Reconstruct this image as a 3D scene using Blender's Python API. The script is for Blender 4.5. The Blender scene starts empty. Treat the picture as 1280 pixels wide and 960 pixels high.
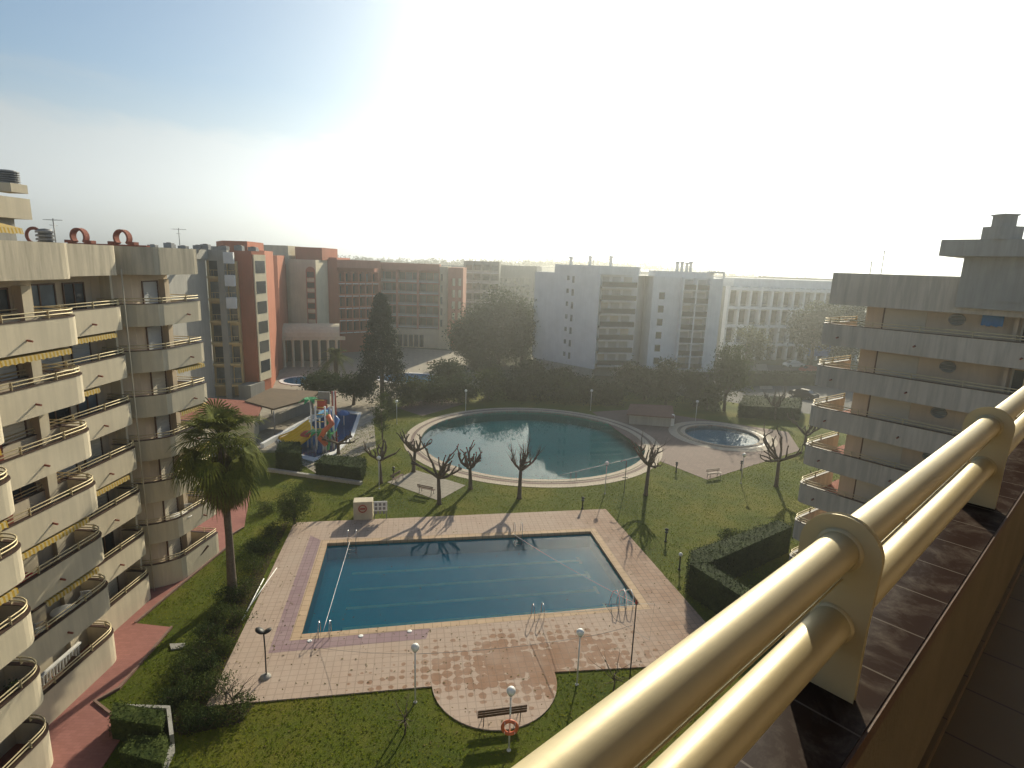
import bpy, math, random
from mathutils import Vector, Matrix
from mathutils.geometry import tessellate_polygon
random.seed(7)
sc = bpy.context.scene
col = sc.collection
PI = math.pi
def V(*a): return Vector(a)

# ------------------------------------------------------------------ camera frame (also used to survey the photograph)
F = 715.0; EYE = 20.0
dn = Vector((-121., 3400., F)).normalized(); up = -dn
fw = Vector((0, 0, 1)); yw = (fw - up*fw.dot(up)).normalized(); xw = yw.cross(up)
if xw.x < 0: xw = -xw
RW = Matrix((xw, yw, up))
def ray(u, v): return RW @ Vector((u-640, v-480, F))
def G(u, v, z=0.0):
    r = ray(u, v); t = (z-EYE)/r.z; return Vector((r.x*t, r.y*t, z))
def AT(u, v, Y):
    r = ray(u, v); t = Y/r.y; return Vector((r.x*t, Y, EYE+r.z*t))
def G2(u, v, z=0.0):
    p = G(u, v, z); return (p.x, p.y)
def XY(u, v, Y):
    p = AT(u, v, Y); return (p.x, p.y)
def ZV(v, x, y):
    lo, hi = -30., 90.
    RT = RW.transposed()
    for _ in range(40):
        m = (lo+hi)/2; q = RT @ Vector((x, y, m-EYE))
        if 480+F*q.y/q.z > v: lo = m
        else: hi = m
    return lo

# ------------------------------------------------------------------ materials
MATS = {}
def newmat(name):
    m = bpy.data.materials.new(name); m.use_nodes = True
    nt = m.node_tree; nt.nodes.clear()
    return m, nt
def N(nt, t, **kw):
    n = nt.nodes.new(t)
    for k, v in kw.items():
        if k.startswith('i_'): n.inputs[k[2:].replace('_', ' ')].default_value = v
        else: setattr(n, k, v)
    return n
def L(nt, a, b): nt.links.new(a, b)
def ramp(nt, fac, stops):
    r = N(nt, 'ShaderNodeValToRGB'); cr = r.color_ramp
    while len(cr.elements) < len(stops): cr.elements.new(0.5)
    for e, (p, c) in zip(cr.elements, stops): e.position = p; e.color = (*c, 1) if len(c) == 3 else c
    L(nt, fac, r.inputs[0]); return r.outputs[0]
def noise(nt, scale, detail=4, rough=.6, vec=None, dist=0):
    n = N(nt, 'ShaderNodeTexNoise'); n.inputs['Scale'].default_value = scale; n.inputs['Detail'].default_value = detail
    n.inputs['Roughness'].default_value = rough; n.inputs['Distortion'].default_value = dist
    L(nt, vec if vec else N(nt, 'ShaderNodeNewGeometry').outputs['Position'], n.inputs['Vector']); return n.outputs[0]
def mixc(nt, fac, a, b, mode='MIX'):
    m = N(nt, 'ShaderNodeMix', data_type='RGBA', blend_type=mode)
    for i, x in ((0, fac), (6, a), (7, b)):
        if hasattr(x, 'links') or hasattr(x, 'is_linked'): L(nt, x, m.inputs[i])
        else: m.inputs[i].default_value = x if i == 0 else ((*x, 1) if len(x) == 3 else x)
    return m.outputs[2]
def math_(nt, op, a, b=None, clamp=False):
    m = N(nt, 'ShaderNodeMath', operation=op, use_clamp=clamp)
    for i, x in ((0, a), (1, b)):
        if x is None: continue
        if hasattr(x, 'is_linked'): L(nt, x, m.inputs[i])
        else: m.inputs[i].default_value = x
    return m.outputs[0]
def pos(nt, scale=(1, 1, 1), rot=0, loc=(0, 0, 0)):
    g = N(nt, 'ShaderNodeNewGeometry'); mp = N(nt, 'ShaderNodeMapping')
    mp.inputs['Scale'].default_value = scale; mp.inputs['Rotation'].default_value = (0, 0, rot); mp.inputs['Location'].default_value = loc
    L(nt, g.outputs['Position'], mp.inputs[0]); return mp.outputs[0]
def finish(nt, colr, rough=.7, bump=None, bs=.3, bd=.02, metal=0, spec=.5, extra=None):
    b = N(nt, 'ShaderNodeBsdfPrincipled'); o = N(nt, 'ShaderNodeOutputMaterial')
    if hasattr(colr, 'is_linked'): L(nt, colr, b.inputs['Base Color'])
    else: b.inputs['Base Color'].default_value = (*colr, 1)
    if hasattr(rough, 'is_linked'): L(nt, rough, b.inputs['Roughness'])
    else: b.inputs['Roughness'].default_value = rough
    b.inputs['Metallic'].default_value = metal; b.inputs['Specular IOR Level'].default_value = spec
    if bump is not None:
        bp = N(nt, 'ShaderNodeBump'); bp.inputs['Strength'].default_value = bs; bp.inputs['Distance'].default_value = bd
        L(nt, bump, bp.inputs['Height']); L(nt, bp.outputs[0], b.inputs['Normal'])
    L(nt, b.outputs[0], o.inputs[0]); return b
def plain(name, c, rough=.7, var=.25, scale=2.0, metal=0, spec=.4, bump=.15):
    """paint or metal with a little soiling of its own"""
    m, nt = newmat(name)
    n = noise(nt, scale, 5, .65)
    c2 = tuple(x*(1-var) for x in c)
    cc = ramp(nt, n, [(.3, c2), (.65, c)])
    finish(nt, cc, rough, noise(nt, scale*12, 3), bump, .01, metal, spec)
    MATS[name] = m; return m
def render_wall(name, c, streak=.35, rough=.9):
    """painted render with rain streaks and patches"""
    m, nt = newmat(name)
    st = noise(nt, 1.0, 5, .7, pos(nt, (2.6, 2.6, .22)))
    pt = noise(nt, .45, 5, .6)
    fine = noise(nt, 30, 3)
    a = ramp(nt, st, [(.38, tuple(x*(1-streak) for x in c)), (.6, c)])
    b = mixc(nt, math_(nt, 'MULTIPLY', ramp(nt, pt, [(.35, (1, 1, 1)), (.6, (0, 0, 0))]), .45), a, tuple(x*.72 for x in c))
    b = mixc(nt, math_(nt, 'MULTIPLY', fine, .18), b, tuple(x*.6 for x in c))
    finish(nt, b, rough, fine, .35, .012, spec=.25)
    MATS[name] = m; return m
def glassy(name, c, rough=.12):
    m, nt = newmat(name)
    cc = ramp(nt, noise(nt, .8, 2), [(.35, tuple(x*.5 for x in c)), (.65, c)])
    finish(nt, cc, rough, spec=.7); MATS[name] = m; return m

cream = render_wall('cream_render', (.62, .545, .41), .15)
roofcream = render_wall('roof_cream_render', (.58, .51, .39), .34)
beige = render_wall('beige_render', (.58, .47, .34), .12)
pinkbeige = render_wall('pink_beige_render', (.62, .50, .37), .12)
greyren = render_wall('grey_render', (.36, .35, .32), .2)
whiteren = render_wall('white_render', (.76, .77, .78), .08)
creamhotel = render_wall('hotel_cream', (.74, .66, .48), .12)
redhotel = render_wall('hotel_red', (.44, .15, .085), .12)
pinkhotel = render_wall('hotel_pink', (.52, .24, .17), .12)
yellowr = render_wall('yellow_render', (.66, .50, .25), .15)
terracotta = render_wall('terracotta', (.28, .095, .065), .2)
hutroof = render_wall('hut_roof', (.17, .085, .07), .2)
browntile = plain('brown_coping_tile', (.075, .045, .035), .45, .4, 3)
gold = plain('gold_rail_paint', (.60, .50, .30), .46, .14, 3, .2, .45, .04)
shutter = plain('roller_shutter', (.40, .41, .41), .6, .12, 1)
creamshut = plain('cream_shutter', (.55, .50, .40), .6, .12, 1)
darkwood = plain('brown_wood', (.12, .06, .035), .6, .4, 4)
glassd = glassy('dark_glass', (.035, .045, .055))
glassb = glassy('curtained_glass', (.14, .18, .21), .2)
whitep = plain('white_plastic', (.78, .78, .76), .4, .1, 3)
whitem = plain('white_metal', (.70, .70, .68), .4, .15, 3)
blackm = plain('black_metal', (.02, .02, .022), .5, .3, 5)
greym = plain('grey_metal', (.25, .25, .25), .45, .3, 3)
steel = plain('steel', (.55, .56, .57), .25, .15, 3, 1)
redp = plain('red_paint', (.40, .06, .04), .5, .25, 3)
orangep = plain('orange_ring', (.62, .15, .06), .5, .15, 3)
bluep = plain('blue_paint', (.03, .13, .38), .4, .2, 2)
skyblue = plain('light_blue_paint', (.08, .30, .55), .4, .2, 2)
yellowp = plain('yellow_slide', (.68, .45, .02), .35, .15, 2)
greenp = plain('green_paint', (.03, .30, .09), .4, .2, 2)
bark = plain('bark', (.13, .10, .075), .95, .5, 6, bump=.6)
palmbark = plain('palm_bark', (.15, .115, .085), .95, .5, 9, bump=.8)
roofbrown = plain('brown_canopy', (.13, .085, .045), .8, .3, 1)
concrete = plain('concrete', (.34, .33, .30), .9, .3, 2)
clothred = plain('red_cloth', (.5, .04, .05), .9, .2, 3)
clothblue = plain('blue_cloth', (.03, .2, .5), .9, .2, 3)
globe_m = plain('lamp_globe', (.80, .79, .75), .35, .08, 3)

def mk_stripes():
    m, nt = newmat('awning_stripes')
    w = N(nt, 'ShaderNodeTexWave', wave_type='BANDS', bands_direction='Y'); w.inputs['Scale'].default_value = 1.7
    L(nt, N(nt, 'ShaderNodeNewGeometry').outputs['Position'], w.inputs['Vector'])
    c = ramp(nt, w.outputs[0], [(.45, (.40, .25, .03)), (.55, (.46, .38, .20))])
    finish(nt, c, .85, spec=.2); return m
stripes = mk_stripes()

def leafmat(name, a, b, trans=.25):
    m, nt = newmat(name)
    n = noise(nt, 1.1, 4, .7); n2 = noise(nt, 9, 2)
    f = math_(nt, 'ADD', math_(nt, 'MULTIPLY', n, .6), math_(nt, 'MULTIPLY', n2, .4))
    c = ramp(nt, f, [(.36, a), (.62, b)])
    bs = N(nt, 'ShaderNodeBsdfPrincipled'); L(nt, c, bs.inputs['Base Color']); bs.inputs['Roughness'].default_value = .8
    bs.inputs['Specular IOR Level'].default_value = .08
    tr = N(nt, 'ShaderNodeBsdfTranslucent'); L(nt, c, tr.inputs[0])
    mx = N(nt, 'ShaderNodeMixShader'); mx.inputs[0].default_value = trans
    o = N(nt, 'ShaderNodeOutputMaterial')
    L(nt, bs.outputs[0], mx.inputs[1]); L(nt, tr.outputs[0], mx.inputs[2]); L(nt, mx.outputs[0], o.inputs[0])
    return m
leaf_dark = leafmat('leaf_dark', (.018, .032, .012), (.05, .075, .022))
leaf_mid = leafmat('leaf_mid', (.03, .05, .014), (.085, .11, .03))
leaf_pale = leafmat('leaf_pale', (.07, .085, .04), (.15, .16, .075))
leaf_con = leafmat('leaf_conifer', (.010, .022, .012), (.03, .05, .022), .12)
leaf_palm = leafmat('leaf_palm', (.05, .075, .015), (.16, .17, .035), .3)
leaf_dead = leafmat('leaf_dead', (.06, .06, .02), (.19, .15, .05), .2)
leaf_far = leafmat('leaf_far', (.03, .045, .025), (.07, .085, .045), .1)

def mk_grass():
    m, nt = newmat('lawn_grass')
    a = noise(nt, .16, 5, .6); b = noise(nt, 2.2, 5, .7); c = noise(nt, 26, 3, .8)
    base = ramp(nt, a, [(.33, (.055, .088, .004)), (.50, (.105, .135, .005)), (.64, (.18, .170, .014))])
    base = mixc(nt, math_(nt, 'MULTIPLY', ramp(nt, b, [(.4, (0, 0, 0)), (.72, (1, 1, 1))]), .5), base, (.135, .125, .035))
    base = mixc(nt, ramp(nt, c, [(.3, (.6, .6, .6)), (.62, (0, 0, 0))]), base, (.022, .038, .005))
    finish(nt, base, .9, c, 1.0, .08, spec=.15); return m
grass_m = mk_grass()
def mk_soil():
    m, nt = newmat('planting_soil')
    b = noise(nt, 3, 5, .7); c = noise(nt, 18, 3, .8)
    base = ramp(nt, b, [(.35, (.03, .026, .012)), (.6, (.07, .055, .025)), (.7, (.05, .06, .02))])
    finish(nt, base, .95, c, 1.0, .1, spec=.1); return m
soil_m = mk_soil()

POOLROT = math.radians(9.9)   # the short pool's long side from the x axis
PC = [G2(409, 680), G2(738, 665), G2(800, 757), G2(376, 794)]     # far left, far right, near right, near left
def mk_deck():
    m, nt = newmat('pool_deck_paving')
    v = pos(nt, (1, 1, 1), -POOLROT)
    br = N(nt, 'ShaderNodeTexBrick'); br.offset = 0.0
    br.inputs['Scale'].default_value = 1; br.inputs['Brick Width'].default_value = .40; br.inputs['Row Height'].default_value = .40
    br.inputs['Mortar Size'].default_value = .026; br.inputs['Mortar Smooth'].default_value = .2
    br.inputs['Color1'].default_value = (.35, .225, .16, 1); br.inputs['Color2'].default_value = (.27, .165, .115, 1); br.inputs['Mortar'].default_value = (.15, .10, .075, 1)
    L(nt, v, br.inputs['Vector'])
    # bleached lime bloom: pale film with round bare spots, one per tile, where the bloom is broken
    sep = N(nt, 'ShaderNodeSeparateXYZ'); L(nt, v, sep.inputs[0])
    vo = N(nt, 'ShaderNodeTexVoronoi', feature='F1'); vo.inputs['Scale'].default_value = 1.9; vo.inputs['Randomness'].default_value = .35
    wob = noise(nt, 5, 3, .6, v)
    vadd = N(nt, 'ShaderNodeMixRGB', blend_type='ADD'); vadd.inputs[0].default_value = .16
    L(nt, v, vadd.inputs[1]); L(nt, N(nt, 'ShaderNodeTexNoise').outputs['Color'], vadd.inputs[2])
    L(nt, vadd.outputs[0], vo.inputs['Vector'])
    big = noise(nt, .55, 4, .6, v)
    ca, sa = math.cos(-POOLROT), math.sin(-POOLROT); wc = G(640, 800); cx_, cy_ = wc.x*ca-wc.y*sa, wc.x*sa+wc.y*ca
    dx_ = math_(nt, 'DIVIDE', math_(nt, 'SUBTRACT', sep.outputs[0], cx_+.6), 8.6); dy_ = math_(nt, 'DIVIDE', math_(nt, 'SUBTRACT', sep.outputs[1], cy_-1.9), 3.5)
    dd_ = math_(nt, 'SQRT', math_(nt, 'ADD', math_(nt, 'MULTIPLY', dx_, dx_), math_(nt, 'MULTIPLY', dy_, dy_)))
    M_ = math_(nt, 'ADD', math_(nt, 'SUBTRACT', 1.12, dd_), math_(nt, 'MULTIPLY', math_(nt, 'SUBTRACT', big, .5), 1.5))
    thr = math_(nt, 'MULTIPLY', M_, .80)
    d = math_(nt, 'SUBTRACT', math_(nt, 'ADD', thr, math_(nt, 'MULTIPLY', math_(nt, 'SUBTRACT', wob, .5), .30)), vo.outputs['Distance'])
    spot = ramp(nt, d, [(.0, (0, 0, 0)), (.05, (1, 1, 1))])
    far_ = ramp(nt, math_(nt, 'DIVIDE', math_(nt, 'SUBTRACT', sep.outputs[0], cx_+5.5), 8.0), [(.0, (0, 0, 0)), (.5, (1, 1, 1))])
    pale = mixc(nt, math_(nt, 'MULTIPLY', far_, .8), mixc(nt, .28, (.47, .375, .31), br.outputs['Color']), br.outputs['Color'])
    brown = mixc(nt, .7, br.outputs['Color'], (.25, .135, .08))
    out = mixc(nt, spot, pale, brown)
    out = mixc(nt, math_(nt, 'MULTIPLY', br.outputs['Fac'], .35), out, (.20, .145, .11))
    out = mixc(nt, math_(nt, 'MULTIPLY', ramp(nt, noise(nt, .6, 5, .65), [(.4, (0, 0, 0)), (.7, (1, 1, 1))]), .3), out, (.50, .42, .36))
    out = mixc(nt, math_(nt, 'MULTIPLY', noise(nt, 7, 5, .7), .3), out, (.24, .18, .14))
    finish(nt, out, .85, br.outputs['Fac'], -.3, .01, spec=.12); return m
deck_m = mk_deck()
def tilem(name, c1, c2, mort, w, h, rot=0, rough=.6, off=.5, var=.4, vsc=1.0):
    m, nt = newmat(name)
    v = pos(nt, (1, 1, 1), rot)
    br = N(nt, 'ShaderNodeTexBrick'); br.offset = off
    br.inputs['Scale'].default_value = 1; br.inputs['Brick Width'].default_value = w; br.inputs['Row Height'].default_value = h
    br.inputs['Mortar Size'].default_value = min(w, h)*.035
    br.inputs['Color1'].default_value = (*c1, 1); br.inputs['Color2'].default_value = (*c2, 1); br.inputs['Mortar'].default_value = (*mort, 1)
    L(nt, v, br.inputs['Vector'])
    o = mixc(nt, math_(nt, 'MULTIPLY', noise(nt, vsc, 5, .7), var), br.outputs['Color'], tuple(x*.55 for x in c1))
    finish(nt, o, max(rough, .8), br.outputs['Fac'], -.25, .008, spec=.12); return m
band_m = tilem('lavender_band_paving', (.33, .24, .25), (.28, .19, .21), (.18, .13, .12), .4, .4, -POOLROT, off=0)
coping_m = tilem('pool_edge_stone', (.52, .38, .26), (.46, .33, .22), (.25, .18, .12), .5, .5, -POOLROT, off=0)
ringpale_m = tilem('pool_ring_pale', (.50, .43, .34), (.45, .38, .30), (.3, .24, .19), .5, .5)
ringpink_m = tilem('pool_ring_pink', (.215, .155, .135), (.185, .13, .115), (.13, .10, .085), .5, .5)
pinkpath_m = tilem('pink_path', (.36, .165, .145), (.30, .135, .115), (.22, .11, .1), .3, .15, 0, .8, var=.7, vsc=.8)
kerb_m = plain('path_kerb', (.24, .15, .12), .9, .35, 4)
plaza_m = tilem('hotel_plaza', (.40, .36, .29), (.34, .30, .25), (.22, .2, .17), 1.2, 1.2, .3, .8, var=.4, vsc=.2)
poolblue_m = tilem('pool_tile_blue', (.02, .66, .66), (.02, .70, .70), (.04, .74, .72), .25, .25, -POOLROT, .4, off=0, var=.25, vsc=.5)
poolteal_m = tilem('pool_tile_teal', (.12, .74, .62), (.14, .8, .68), (.2, .82, .7), .25, .25, 0, .4, off=0, var=.6, vsc=.35)
poolpale_m = tilem('pool_tile_pale', (.30, .52, .62), (.34, .56, .66), (.4, .6, .68), .25, .25, 0, .4, off=0, var=.3)
laneline_m = plain('lane_line_tile', (.9, .98, .75), .5, .2, 3)
asphalt_m = plain('asphalt', (.10, .098, .095), .9, .3, 3)
pave_m = tilem('light_pavement', (.33, .30, .25), (.29, .26, .22), (.2, .18, .15), .6, .6, .4, .8, var=.5, vsc=.4)
ground_m = plain('dry_ground', (.13, .13, .07), .95, .5, .2)
def mk_water(name, tint, tilt=.35):
    m, nt = newmat(name)
    bp = N(nt, 'ShaderNodeBump'); bp.inputs['Strength'].default_value = tilt; bp.inputs['Distance'].default_value = .004
    L(nt, noise(nt, 2.6, 4, .6), bp.inputs['Height'])
    fr = N(nt, 'ShaderNodeFresnel'); fr.inputs[0].default_value = 1.33; L(nt, bp.outputs[0], fr.inputs['Normal'])
    t = N(nt, 'ShaderNodeBsdfTransparent'); t.inputs[0].default_value = (*tint, 1)
    g = N(nt, 'ShaderNodeBsdfGlossy'); g.inputs['Roughness'].default_value = .03; L(nt, bp.outputs[0], g.inputs['Normal'])
    mx = N(nt, 'ShaderNodeMixShader'); o = N(nt, 'ShaderNodeOutputMaterial')
    L(nt, fr.outputs[0], mx.inputs[0]); L(nt, t.outputs[0], mx.inputs[1]); L(nt, g.outputs[0], mx.inputs[2]); L(nt, mx.outputs[0], o.inputs[0])
    return m
water_blue = mk_water('water_blue', (.45, .97, 1.0), .08)
water_teal = mk_water('water_teal', (.58, .92, .88), .12)
water_clear = mk_water('water_clear', (.7, .9, .92), .3)

# ------------------------------------------------------------------ mesh helpers
class MB:
    def __init__(s): s.v = []; s.f = []; s.sm = []
    def add(s, vs, fs, smooth=False):
        o = len(s.v); s.v += [tuple(p) for p in vs]
        for f in fs: s.f.append([i+o for i in f]); s.sm.append(smooth)
        return s
    def hexa(s, p):   # 8 points: bottom 4, top 4
        return s.add(p, [(3, 2, 1, 0), (4, 5, 6, 7), (0, 1, 5, 4), (1, 2, 6, 5), (2, 3, 7, 6), (3, 0, 4, 7)])
    def box(s, x0, x1, y0, y1, z0, z1):
        return s.hexa([(x0, y0, z0), (x1, y0, z0), (x1, y1, z0), (x0, y1, z0), (x0, y0, z1), (x1, y0, z1), (x1, y1, z1), (x0, y1, z1)])
    def prism(s, poly, z0, z1):
        n = len(poly); a = sum(poly[i][0]*poly[(i+1) % n][1]-poly[(i+1) % n][0]*poly[i][1] for i in range(n))
        if a < 0: poly = poly[::-1]
        vs = [(x, y, z0) for x, y in poly]+[(x, y, z1) for x, y in poly]
        tri = tessellate_polygon([[Vector((x, y, 0)) for x, y in poly]])
        fs = [(i, (i+1) % n, n+(i+1) % n, n+i) for i in range(n)]
        def orient(t, upw):
            a, b, c = [poly[i] for i in t]; cr = (b[0]-a[0])*(c[1]-a[1])-(b[1]-a[1])*(c[0]-a[0])
            return t if (cr > 0) == upw else t[::-1]
        for t in tri:
            t = tuple(t); fs.append(tuple(n+i for i in orient(t, True))); fs.append(orient(t, False))
        return s.add(vs, fs)
    def sheet(s, poly, z, holes=()):
        rings = [poly]+list(holes); flat = [p for r in rings for p in r]
        tri = tessellate_polygon([[Vector((x, y, 0)) for x, y in r] for r in rings])
        fs = []
        for t in tri:
            a, b, c = [flat[i] for i in t]; cr = (b[0]-a[0])*(c[1]-a[1])-(b[1]-a[1])*(c[0]-a[0])
            fs.append(tuple(t) if cr > 0 else tuple(t)[::-1])
        return s.add([(x, y, z) for x, y in flat], fs)
    def skirt(s, poly, z0, z1):   # vertical band round a closed outline
        n = len(poly)
        return s.add([(x, y, z0) for x, y in poly]+[(x, y, z1) for x, y in poly], [(i, (i+1) % n, n+(i+1) % n, n+i) for i in range(n)])
    def tube(s, pts, r, n=8, caps=True, smooth=True):
        pts = [Vector(p) for p in pts]; rs = r if isinstance(r, (list, tuple)) else [r]*len(pts)
        vs = []; prev = None
        for i, p in enumerate(pts):
            t = (pts[min(i+1, len(pts)-1)]-pts[max(i-1, 0)])
            t = t.normalized() if t.length > 1e-9 else Vector((0, 0, 1))
            a = prev if prev is not None else (Vector((0, 0, 1)) if abs(t.z) < .9 else Vector((1, 0, 0)))
            x = (a-t*a.dot(t)); x = x.normalized() if x.length > 1e-6 else t.orthogonal().normalized()
            prev = x; y = t.cross(x)
            for k in range(n):
                an = 2*PI*k/n; vs.append(p+(x*math.cos(an)+y*math.sin(an))*rs[i])
        fs = []
        for i in range(len(pts)-1):
            for k in range(n): fs.append((i*n+k, i*n+(k+1) % n, (i+1)*n+(k+1) % n, (i+1)*n+k))
        s.add(vs, fs, smooth)
        if caps:
            o = len(s.v)-len(vs)
            s.f.append([o+k for k in range(n)][::-1]); s.sm.append(False)
            s.f.append([o+(len(pts)-1)*n+k for k in range(n)]); s.sm.append(False)
        return s
    def lathe(s, prof, c=(0, 0, 0), n=16, smooth=True):
        vs = []
        for r, z in prof:
            for k in range(n):
                an = 2*PI*k/n; vs.append((c[0]+r*math.cos(an), c[1]+r*math.sin(an), c[2]+z))
        fs = [(i*n+k, i*n+(k+1) % n, (i+1)*n+(k+1) % n, (i+1)*n+k) for i in range(len(prof)-1) for k in range(n)]
        return s.add(vs, fs, smooth)
    def ball(s, c, r, n=14, m=9, sz=1):
        return s.lathe([(max(1e-4, r*math.sin(PI*i/m)), -r*sz*math.cos(PI*i/m)) for i in range(m+1)], c, n)
    def torus(s, c, R, r, ax='y', n=24, m=8):
        vs = []
        for i in range(n):
            a = 2*PI*i/n
            for k in range(m):
                b = 2*PI*k/m; rr = R+r*math.cos(b); q = (rr*math.cos(a), rr*math.sin(a), r*math.sin(b))
                if ax == 'y': q = (q[0], q[2], q[1])
                if ax == 'x': q = (q[2], q[0], q[1])
                vs.append((c[0]+q[0], c[1]+q[1], c[2]+q[2]))
        fs = [(i*m+k, ((i+1) % n)*m+k, ((i+1) % n)*m+(k+1) % m, i*m+(k+1) % m) for i in range(n) for k in range(m)]
        return s.add(vs, fs, True)
    def build(s, name, mat, parent=None, label=None):
        me = bpy.data.meshes.new(name)
        off = Vector((0, 0, 0)); p = parent
        while p is not None: off += p.location; p = p.parent
        me.from_pydata([(x-off.x, y-off.y, z-off.z) for x, y, z in s.v], [], s.f)
        me.polygons.foreach_set('use_smooth', s.sm); me.materials.append(mat); me.update()
        o = bpy.data.objects.new(name, me); col.objects.link(o)
        if parent is not None: o.parent = parent
        if label: o['label'] = label
        return o
class FR:
    """wall frame: s runs from P0 to P1, d outward (to the right of travel), boxes in s, d, z"""
    def __init__(s, P0, P1, flip=False):
        s.o = Vector((P0[0], P0[1], 0)); e = Vector((P1[0], P1[1], 0))-s.o; s.L = e.length; s.u = e.normalized()
        s.n = Vector((s.u.y, -s.u.x, 0))
        if flip: s.n = -s.n
    def p(s, a, d, z): q = s.o+s.u*a+s.n*d; return (q.x, q.y, z)
    def xy(s, a, d): q = s.o+s.u*a+s.n*d; return (q.x, q.y)
    def box(s, mb, a0, a1, d0, d1, z0, z1):
        return mb.prism([s.xy(a0, d0), s.xy(a1, d0), s.xy(a1, d1), s.xy(a0, d1)], z0, z1)
def tag(o, label=None, cat=None, group=None, kind=None):
    if label: o['label'] = label
    if cat: o['category'] = cat
    if group: o['group'] = group
    if kind: o['kind'] = kind
    return o
def thing(name, label, cat, loc=(0, 0, 0), group=None):
    o = bpy.data.objects.new(name, None); col.objects.link(o); o.location = loc; o.empty_display_size = .3
    return tag(o, label, cat, group)
def struct(mb, name, mat): return tag(mb.build(name, mat), kind='structure')
def copy_tree(o, parent=None):
    c = o.copy(); col.objects.link(c)
    if parent is not None: c.parent = parent
    for ch in [k for k in bpy.data.objects if k.parent == o]: copy_tree(ch, c)
    return c
def place(proto, used, loc, rz=0, sc_=1, label=None, group=None):
    o = proto if not used else copy_tree(proto)
    o.location = loc; o.rotation_euler = (0, 0, rz); o.scale = (sc_, sc_, sc_)
    if label: o['label'] = label
    if group: o['group'] = group
    return o
def circle(c, r, n=96, ry=None):
    ry = ry or r
    return [(c[0]+r*math.cos(2*PI*i/n), c[1]+ry*math.sin(2*PI*i/n)) for i in range(n)]
def lerp(a, b, t): return tuple(a[i]+(b[i]-a[i])*t for i in range(len(a)))

# ------------------------------------------------------------------ ground, lawn, pools
BIG = (2.6, 64.2); BR = 12.9
SML = (26.3, 68.6); SR = 4.4
bigc = circle(BIG, BR); smlc = circle(SML, SR, 64)
rect = PC
terr = [(-900, -60), (900, -60), (900, 1500), (-900, 1500)]
struct(MB().sheet(terr, -.012, [rect, bigc, smlc]), 'ground', ground_m)
lawn_o = [G2(60, 960), (-16, 10), (14, 8), (22, 22), (48, 62), (50, 78), (30, 90), (12, 93), (-2, 92), (-12, 88), (-17, 82), (-17.5, 70), (-20, 57), (-27, 56), (-24, 45), (-20.5, 40), (-21, 26)]
struct(MB().sheet(lawn_o, 0, [rect, bigc, smlc]), 'lawn', grass_m)

# rectangular pool and its deck
dk = [G2(368, 654), G2(757, 637), G2(925, 828), G2(693, 841)]
bayL = Vector(G(540, 859)[:2]); bayR = Vector(G(693, 841)[:2]); bc = (bayL+bayR)/2; brad = (bayL-bayR).length/2
a0 = math.atan2(bayR.y-bc.y, bayR.x-bc.x); bot = Vector(G2(617, 914)); bdep = (bot-bc).length
ux = (bayR-bayL).normalized(); uy = Vector((ux.y, -ux.x))
bay = [tuple(bc+ux*brad*math.cos(t)+uy*bdep*math.sin(t)) for t in [PI*i/28 for i in range(29)]]
deck_poly = dk[:3]+bay+[G2(258, 884)]
deck = MB().sheet(deck_poly, .06, [rect]); deck.skirt(deck_poly, -.05, .06)
struct(deck, 'pool_deck', deck_m)
c0 = Vector((sum(p[0] for p in PC)/4, sum(p[1] for p in PC)/4))
def grow(poly, d):
    n = len(poly); out = []
    for i in range(n):
        a, b, c = Vector(poly[i-1]), Vector(poly[i]), Vector(poly[(i+1) % n])
        n1 = (b-a).normalized(); n2 = (c-b).normalized()
        m1 = Vector((-n1.y, n1.x)); m2 = Vector((-n2.y, n2.x))
        if m1.dot(b-c0) < 0: m1 = -m1
        if m2.dot(b-c0) < 0: m2 = -m2
        m = (m1+m2); m = m/ m.dot(m1) ; out.append(tuple(b+m*d))
    return out
edge = MB().sheet(grow(rect, .48), .066, [rect]); edge.skirt(rect, -.2, .066)
struct(edge, 'pool_edge', coping_m)
g1 = grow(rect, .5); g2 = grow(rect, 1.35)
band = MB().sheet([lerp(g2[0], g2[3], .0), g1[0], g1[3], lerp(g2[0], g2[3], 1)], .064)
band.sheet([g1[3], lerp(g1[3], g1[2], .36), lerp(g2[3], g2[2], .36), g2[3]], .064)
struct(band, 'deck_band', band_m)
def basin(name, poly, depth, mat, holes=None):
    m = MB().sheet(poly, -depth); m.skirt(poly, -depth, -.02 if name != 'pool_basin' else -.19)
    struct(m, name, mat)
basin('pool_basin', rect, 1.25, poolblue_m)
struct(MB().sheet(rect, -.13), 'pool_water', water_blue)
ln = MB(); 
for k in range(1, 5):
    A = Vector(lerp(PC[0], PC[3], k/5)); B = Vector(lerp(PC[1], PC[2], k/5)); d = (B-A).normalized(); q = Vector((-d.y, d.x))*.14
    A = A+d*1.9; B = B-d*1.5
    ln.sheet([tuple(A-q), tuple(B-q), tuple(B+q), tuple(A+q)], -1.243)
    q2 = q*3.2
    ln.sheet([tuple(B-q2), tuple(B-q2+d*.22), tuple(B+q2+d*.22), tuple(B+q2)], -1.239)
struct(ln, 'pool_lane_lines', laneline_m)

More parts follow.
